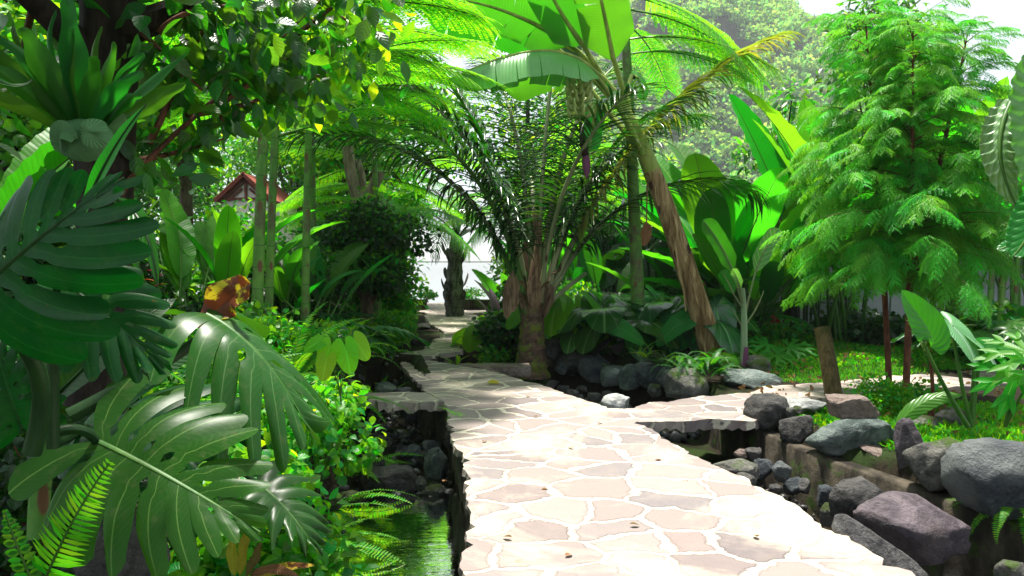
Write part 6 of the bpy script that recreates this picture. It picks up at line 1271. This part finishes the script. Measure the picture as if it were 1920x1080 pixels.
clump('bird_of_paradise', 'dark drooping paddle leaves at the foot of the tall bright clump', 'plant', P(1390, 520, 12.4)[0], 12.5, 24, BHD, .5, (10, 45), (.7, 1.0), GP, seed=2)
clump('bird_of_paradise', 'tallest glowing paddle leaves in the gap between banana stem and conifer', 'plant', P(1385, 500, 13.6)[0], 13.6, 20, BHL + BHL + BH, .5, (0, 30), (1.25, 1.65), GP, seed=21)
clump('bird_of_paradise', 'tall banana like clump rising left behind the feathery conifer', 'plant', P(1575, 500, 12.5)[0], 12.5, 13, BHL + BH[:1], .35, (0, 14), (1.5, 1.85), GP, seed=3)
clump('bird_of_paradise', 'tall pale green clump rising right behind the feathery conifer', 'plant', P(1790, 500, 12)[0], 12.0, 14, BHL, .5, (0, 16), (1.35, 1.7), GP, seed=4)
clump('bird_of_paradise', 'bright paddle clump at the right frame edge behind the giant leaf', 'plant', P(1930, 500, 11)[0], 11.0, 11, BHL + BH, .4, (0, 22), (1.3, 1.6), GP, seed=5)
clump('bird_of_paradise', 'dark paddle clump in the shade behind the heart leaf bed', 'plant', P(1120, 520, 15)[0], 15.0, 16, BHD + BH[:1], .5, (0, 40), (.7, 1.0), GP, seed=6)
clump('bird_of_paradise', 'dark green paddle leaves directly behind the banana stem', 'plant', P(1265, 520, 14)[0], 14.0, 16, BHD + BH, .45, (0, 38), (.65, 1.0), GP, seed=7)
clump('bird_of_paradise', 'sunlit paddle leaves seen through the coconut fronds', 'plant', P(1060, 480, 17)[0], 17.0, 16, BHL + BH, .6, (0, 30), (.8, 1.15), GP, seed=8)
# red ginger flowers
rg = np.random.default_rng(2)
for (px, py, lab) in [(1318, 540, 'red flower spike just right of the leaning banana stem'), (1335, 562, 'lower red flower spike between banana stem and young banana'), (1452, 600, 'small red flower spike at the back of the lawn')]:
    p = P(px, py, 12.0); t = thing('red_ginger', lab, 'flower', tuple(p * (1, 1, 0))); m = MB(); tube(m, bez([p * (1, 1, 0), p], 5), [.008, .005], 4); m.obj('stem', K['petiole'], t)
    m = MB(); scatter(m, T_LANCE, np.repeat(p[None], 9, 0) + rg.normal(size=(9, 3)) * .02, nrm(rg.normal(size=(9, 3)) + Zv), rg.normal(size=(9, 3)), .10, .022, .3); m.obj('bracts', K['red'], t)
# cane palms against the boundary wall
CPF = [palm_frond('frond', 1.6, 12 + 14 * i, 75 + 22 * i, [K['coco'], K['petiole_dk']], 34, .38, .014, .25, .014, .7, 70 + i) for i in range(3)]
def cane_palm(label, px, Y, n, h, seed):
    rg = np.random.default_rng(seed); b = P(px, 600, Y); b[2] = float(hz(b[0], Y)); t = thing('cane_palm', label, 'palm', tuple(b), 0, 'cane palms by the boundary wall'); m = MB()
    for i in range(n):
        o = rg.normal(size=3) * (.22, .15, 0); hh = h * rg.uniform(.7, 1.1); C = bez([b + o, b + o * 1.2 + (0, 0, hh * .5), b + o * 1.6 + (0, 0, hh)], 10); tube(m, C, [.025, .02], 6)
        for j in range(3): child('frond', CPF[rg.integers(3)], t, C[-1] - b - np.array([0, 0, rg.uniform(0, .3)]), (R(rg.uniform(-10, 20)), 0, rg.uniform(0, 6.3)), rg.uniform(.7, 1.05))
    m.obj('canes', K['petiole_dk'], t)
for i, (px, Y, n, h, lab) in enumerate([(1440, 14.5, 7, 1.5, 'cane palm with dark fronds left along the boundary wall'), (1510, 14.8, 8, 1.9, 'thick cane palm behind the log post'), (1590, 15.0, 7, 1.5, 'cane palm right of the log post by the boundary wall'), (1350, 14.8, 6, 1.6, 'cane palm in deep shade behind the banana base'), (1235, 15.5, 6, 1.8, 'cane palm in shade right of the green trunk'), (1150, 16.5, 6, 1.8, 'cane palm in shade behind the heart leaf plants')]):
    cane_palm(lab, px, Y, n, h, i)
# stout green canes at the right
t = thing('bamboo_clump', 'clump of thick green bamboo canes at the right edge', 'bamboo', tuple(P(1880, 600, 10.5) * (1, 1, 0))); rg = np.random.default_rng(6)
for i in range(11):
    p = P(1835 + i * 10 + rg.normal() * 4, 600, 10.5 + rg.normal() * .25); p[2] = 0; m = MB(); tube(m, bez([p, p + (rg.normal() * .08, 0, 1.2), p + (rg.normal() * .3, rg.normal() * .2, 3.0)], 16), [.035, .03, .025], 8); m.obj('cane', K['greenstem'], t)
clump('split_leaf_philodendron', 'split leaf plant in shade before the bamboo canes', 'plant', P(1835, 610, 9.6)[0], 9.6, 8, LF['mon'], .2, (0, 35), (.9, 1.25), az=(80, 280), seed=12, zoff=.25)
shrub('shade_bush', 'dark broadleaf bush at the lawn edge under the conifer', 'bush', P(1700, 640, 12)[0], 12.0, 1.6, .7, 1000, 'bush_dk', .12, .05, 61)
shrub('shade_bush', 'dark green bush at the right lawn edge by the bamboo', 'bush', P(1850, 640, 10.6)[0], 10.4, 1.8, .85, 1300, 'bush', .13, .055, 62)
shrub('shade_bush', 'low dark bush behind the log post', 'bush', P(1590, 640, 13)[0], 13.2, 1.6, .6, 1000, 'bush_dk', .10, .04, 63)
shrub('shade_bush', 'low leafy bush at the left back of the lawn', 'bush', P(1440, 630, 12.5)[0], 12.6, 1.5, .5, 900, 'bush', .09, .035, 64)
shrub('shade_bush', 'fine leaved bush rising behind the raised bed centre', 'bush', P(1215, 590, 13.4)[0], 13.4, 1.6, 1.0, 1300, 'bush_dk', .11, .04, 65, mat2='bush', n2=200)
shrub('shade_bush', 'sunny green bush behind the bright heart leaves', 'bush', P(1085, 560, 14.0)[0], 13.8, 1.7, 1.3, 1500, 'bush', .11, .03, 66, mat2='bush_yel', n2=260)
# boundary wall of pale panels
t = thing('boundary_wall', 'pale grey panel wall in the shade behind the cane palms', 'wall', (7, 16.6, 0))
for i in range(11):
    m = MB(); bm = bmesh.new(); bmesh.ops.create_cube(bm, size=1); bmesh.ops.scale(bm, vec=(1.17, .08, 2.0), verts=bm.verts); bmesh.ops.bevel(bm, geom=bm.edges[:], offset=.01, segments=1, affect='EDGES'); me = bpy.data.meshes.new('panel'); bm.to_mesh(me); bm.free(); me.materials.append(K['fence']); child('panel', me, t, (-5.2 + 1.2 * i, 0, .95))
# trees
GT = 'background trees'
TR = [ # label, px, Y, h, cr, n, mat, bark, L, W, seed, mat2, n2, h0
    ('tall bright green tree filling the upper left behind the slim trunks', 350, 16, 7.5, 2.0, 5200, 'bush', 'bark', .15, .055, 1, 'tree_lit', 900, .3),
    ('dark leafy tree behind the shade tree at far left', 160, 9.5, 6.0, 1.9, 4200, 'bush', 'bark_dk', .14, .05, 2, 'bush_yel', 700, .25),
    ('yellow green tree crown between the gable and pruned trunk', 668, 17, 7.0, 2.0, 4600, 'bush', 'bark', .13, .045, 3, 'bush_yel', 1200, .25),
    ('tree with hanging dark foliage behind the pruned trunk', 680, 19, 8.5, 2.4, 4600, 'tree', 'bark_dk', .14, .05, 4, 'bush', 900, .3),
    ('sunlit tree seen between the coconut fronds on the left', 745, 24, 9.0, 2.6, 4600, 'bush', 'bark', .17, .06, 5, 'bush_yel', 1500, .32),
    ('green tree directly behind the coconut palm crown', 990, 25, 10.5, 2.8, 4600, 'tree', 'bark_dk', .17, .06, 6, 'bush_yel', 900, .30),
    ('bright leafy tree behind the green trunk and fronds', 1110, 23, 6.3, 2.4, 4600, 'bush', 'bark', .16, .055, 7, 'bush_yel', 1200, .15),
    ('yellow tinged tree right of the banana stem', 1270, 22, 4.6, 1.9, 3600, 'bush', 'bark', .14, .045, 8, 'bush_yel', 900, .2),
    ('small tree with narrow glossy leaves left of the conifer top', 1485, 15, 4.9, 1.1, 1500, 'tree', 'bark_dk', .20, .035, 9, 'bush', 250, .5),
    ('narrow leaved tree poking above the conifer', 1655, 17, 7.9, 1.4, 1700, 'tree', 'bark_dk', .24, .04, 10, 'bush', 250, .6),
    ('dense tree at the right behind the pale green clump', 1850, 17, 4.6, 2.2, 3200, 'bush', 'bark', .17, .06, 11, 'bush', 10, .1),
    ('tall tree closing the view at far left behind the paddle leaves', 200, 13, 8.0, 2.2, 5200, 'tree', 'bark_dk', .15, .055, 12, 'bush', 1200, .2),
    ('low leafy tree behind the dark clump and the banana stem', 1210, 18.5, 3.6, 1.7, 3000, 'bush_dk', 'bark_dk', .13, .045, 13, 'bush', 900, .1),
    ('round topped tree far left at the frame edge', 20, 12, 6.5, 2.2, 4200, 'bush', 'bark_dk', .15, .055, 14, 'bush_yel', 500, .15),
    ('distant bright tree crown left of the gable behind the staghorn', 260, 31, 10, 3.4, 5200, 'bush', 'bark', .2, .07, 16, 'bush_yel', 1200, .1),
    ('distant dark tree crown at far left beyond the paddle leaves', 60, 30, 11, 3.6, 5200, 'tree', 'bark_dk', .2, .07, 17, 'bush', 1200, .1),
    ('distant leafy tree right of the gable', 620, 30, 9, 3.0, 5200, 'bush', 'bark', .2, .07, 18, 'bush_yel', 1200, .1),
    ('distant tall tree just left of the white gable', 390, 33, 12, 3.2, 5200, 'bush', 'bark_dk', .2, .07, 19, 'bush', 1200, .08),
    ('tree with pale sunlit leaves over the top of the gable', 560, 29, 11, 3.0, 5200, 'bush', 'bark', .18, .065, 15, 'tree_lit', 1500, .35)]
for lab, px, Y, h, cr, n, mt, bk, L, W, sd_, m2, n2, h0 in TR:
    x = P(px, 500, Y)[0]; tree('background_tree', lab, 'tree', x, Y, h, cr, n, mt, bk, L, W, .14, sd_ + 200, h0, 20, T_OVAL_S if W > .04 else T_LANCE, GT, mat2=m2, n2=n2)
for i, (px, Y, w, h, mt, lab) in enumerate([(180, 10, 2.6, 2.0, 'bush_dk', 'dark hedge like shrub behind the monstera at far left'), (330, 11.5, 2.6, 1.9, 'bush', 'green shrub behind the bright paddle clump'), (460, 15, 3.2, 2.5, 'bush', 'shrub below the white gable'), (610, 13.5, 2.6, 2.0, 'bush_dk', 'dark shrub behind the single green trunk'), (700, 15.5, 2.2, 2.4, 'bush', 'tall shrub behind the overgrown dark tree'), (1000, 19, 2.2, 2.2, 'bush', 'leafy shrub behind the coconut trunk'), (1330, 16, 2.6, 2.2, 'bush_dk', 'dark thicket left behind the tall bright clump'), (1480, 17.4, 3.2, 2.8, 'bush_dk', 'dark thicket above the boundary wall'), (1640, 17.4, 3.0, 3.2, 'bush_dk', 'thicket behind the conifer'), (60, 7.5, 2.0, 1.8, 'bush_dk', 'shaded shrub at the far left behind the stalks')]):
    shrub('thicket', lab, 'bush', P(px, 500, Y)[0], Y, w, h, 2300, mt, .12, .045, 300 + i, ncl=14, mat2='bush' if mt == 'bush_dk' else 'bush_yel', n2=350)
# little house with a tiled gable
hc = P(462, 375, 25); t = thing('white_house', 'white walled house gable with red tiled roof and timber framing', 'house', (hc[0], 25, 0))
def box(name, sx, sy, sz, loc, mat, parent, rot=(0, 0, 0), bev=.01):
    bm = bmesh.new(); bmesh.ops.create_cube(bm, size=1); bmesh.ops.scale(bm, vec=(sx, sy, sz), verts=bm.verts); bmesh.ops.bevel(bm, geom=bm.edges[:], offset=bev, segments=1, affect='EDGES'); me = bpy.data.meshes.new(name); bm.to_mesh(me); bm.free(); me.materials.append(mat); return child(name, me, parent, loc, rot)
zt = P(458, 330, 25)[2]; ze = P(458, 372, 25)[2]; wv = .82
bm = bmesh.new(); pts = [(-wv, 0), (wv, 0), (wv, ze - .05), (0, zt - .12), (-wv, ze - .05)]; f0 = [bm.verts.new((x, 0, z)) for x, z in pts]; f1 = [bm.verts.new((x, 3.0, z)) for x, z in pts]; bm.faces.new(f0); bm.faces.new(f1[::-1])
for i in range(5): bm.faces.new((f0[i], f1[i], f1[(i + 1) % 5], f0[(i + 1) % 5]))
bmesh.ops.recalc_face_normals(bm, faces=bm.faces[:]); me = bpy.data.meshes.new('wall'); bm.to_mesh(me); bm.free(); me.materials.append(K['white']); child('wall', me, t)
an = math.atan2(zt - ze, wv); ln = math.hypot(zt - ze, wv) + .25
for s2 in (-1, 1):
    o = box('roof', ln, 3.5, .09, (s2 * wv * .56, 1.45, (zt + ze) / 2 - .04), K['roof'], t, (0, s2 * an, 0))
    for k in range(9): box('tile_row', .14, .10, .06, (-ln / 2 + .12 + k * ln / 9, -1.72, .05), K['roof'], o)
    box('barge_board', ln, .07, .14, (s2 * wv * .55, -.06, (zt + ze) / 2 - .14), K['timber'], t, (0, s2 * an, 0))
    box('brace', .62, .06, .08, (s2 * .36, -.045, ze + .12), K['timber'], t, (0, s2 * an * .95, 0))
box('king_post', .09, .06, zt - ze - .2, (0, -.045, (zt + ze) / 2 - .1), K['timber'], t); box('tie_beam', 2 * wv - .1, .06, .09, (0, -.047, ze - .02), K['timber'], t)
# wooded hill
hx = np.linspace(-60, 760, 160); hy = np.linspace(230, 700, 70); HX, HY = np.meshgrid(hx, hy)
def hill(x, y):
    r = np.interp(x, [-60, 15, 35, 65, 130, 170, 235, 330, 760], [-3, -3, 120, 205, 200, 165, 100, 42, 15]); k = sstep(225, 470, y)
    return -1.5 + r * k * (1 + .10 * np.sin(x * .03 + y * .015) + .08 * np.sin(x * .07 - y * .045))
m = MB(); m.add(np.stack([HX.ravel(), HY.ravel(), hill(HX, HY).ravel()], 1), gridq(159, 69)); struct('hill', m, K['soil'])
rg = np.random.default_rng(9); n = 3600; hxs = rg.uniform(5, 330, n); hys = rg.uniform(235, 500, n); m = MB(); cen = np.stack([hxs, hys, hill(hxs, hys) + 3.5], 1); per = 110
v = nrm(rg.normal(size=(n, per, 3))); v[..., 2] = np.abs(v[..., 2]) * 1.1 - .15; s = rg.uniform(3.2, 7.0, n); O = cen[:, None] + v * s[:, None, None] * rg.uniform(.75, 1.05, (n, per, 1))
scatter(m, T_DIA, O.reshape(-1, 3), nrm(v + rg.normal(size=v.shape) * .7).reshape(-1, 3), nrm(v + rg.normal(size=v.shape) * .4 + (0, 0, .3)).reshape(-1, 3), np.repeat(s * .34, per), np.repeat(s * .13, per), .3, np.repeat(rg.random(n), per) * .7 + rg.random(n * per) * .3)
tag(m.obj('hill_forest', K['hill']), 'pale hazy forest covering the far hill', 'forest', None, 'stuff')
SUN_EL, SUN_AZ, SUN_E, SUN_ANG = 78, -15, 5.0, 4.0
SKY_S, SKY_DUST, EXPO, HAZE = .095, 1.5, 1.35, .0004
CLOUD, CLOUD_C = .55, (5.4, 5.5, 5.4)
# ------------------------------------------------------------------ camera, sun, sky, air
cam = bpy.data.cameras.new('camera'); co = bpy.data.objects.new('camera', cam); COL.objects.link(co)
co.location = tuple(EYE); co.rotation_euler = (PI / 2 - PIT, 0, 0)
cam.sensor_width = 36; cam.lens = 36 * F / 1920; cam.clip_start = .05; cam.clip_end = 3000
SC.camera = co
EL, AZ = R(SUN_EL), R(SUN_AZ)          # azimuth measured from +Y towards +X
sd = Vector((math.cos(EL) * math.sin(AZ), math.cos(EL) * math.cos(AZ), math.sin(EL)))
sun = bpy.data.lights.new('sun', 'SUN'); so = bpy.data.objects.new('sun', sun); COL.objects.link(so)
sun.energy = SUN_E; sun.angle = R(SUN_ANG); sun.color = (1, .95, .86); so.rotation_euler = sd.to_track_quat('Z', 'Y').to_euler(); so.location = (0, 0, 30)
w = bpy.data.worlds.new('World'); SC.world = w; w.use_nodes = True; nt = w.node_tree
bg = nt.nodes['Background']; sky = nt.nodes.new('ShaderNodeTexSky'); sky.sky_type = 'NISHITA'; sky.sun_disc = False
sky.sun_elevation = EL; sky.sun_rotation = AZ; sky.dust_density = SKY_DUST; sky.air_density = .8; sky.ozone_density = 1.0
mxw = nt.nodes.new('ShaderNodeMix'); mxw.data_type = 'RGBA'; mxw.inputs[0].default_value = CLOUD
nt.links.new(sky.outputs[0], mxw.inputs[6]); mxw.inputs[7].default_value = (*CLOUD_C, 1)   # thin bright overcast veil
nt.links.new(mxw.outputs[2], bg.inputs[0]); bg.inputs[1].default_value = SKY_S
SC.view_settings.view_transform = 'Standard'; SC.view_settings.look = 'None'; SC.view_settings.exposure = EXPO; SC.view_settings.gamma = 1
SC.view_settings.use_curve_mapping = False
cy = SC.cycles
cy.use_denoising = True
try: cy.denoiser = 'OPENIMAGEDENOISE'; cy.denoising_input_passes = 'RGB_ALBEDO_NORMAL'
except Exception: pass
cy.max_bounces = 10; cy.diffuse_bounces = 4; cy.glossy_bounces = 3; cy.transmission_bounces = 6; cy.transparent_max_bounces = 12; cy.volume_bounces = 0
cy.sample_clamp_indirect = 6; cy.caustics_reflective = False; cy.caustics_refractive = False
if HAZE > 0:
    bm = bmesh.new(); bmesh.ops.create_cube(bm, size=1); me = bpy.data.meshes.new('haze'); bm.to_mesh(me); bm.free()
    o = bpy.data.objects.new('haze', me); COL.objects.link(o); o.scale = (1460, 1100, 260); o.location = (0, 420, 127)
    h = bpy.data.materials.new('humid air'); h.use_nodes = True; h.node_tree.nodes.clear()
    pv = h.node_tree.nodes.new('ShaderNodeVolumePrincipled'); pv.inputs['Density'].default_value = HAZE; pv.inputs['Color'].default_value = (.86, .95, .97, 1); pv.inputs['Anisotropy'].default_value = .2
    oo = h.node_tree.nodes.new('ShaderNodeOutputMaterial'); h.node_tree.links.new(pv.outputs[0], oo.inputs['Volume']); me.materials.append(h)
    h.cycles.homogeneous_volume = True if hasattr(h.cycles, 'homogeneous_volume') else None
    tag(o, kind='stuff', label='humid pale air fading the far wooded hill', cat='haze')
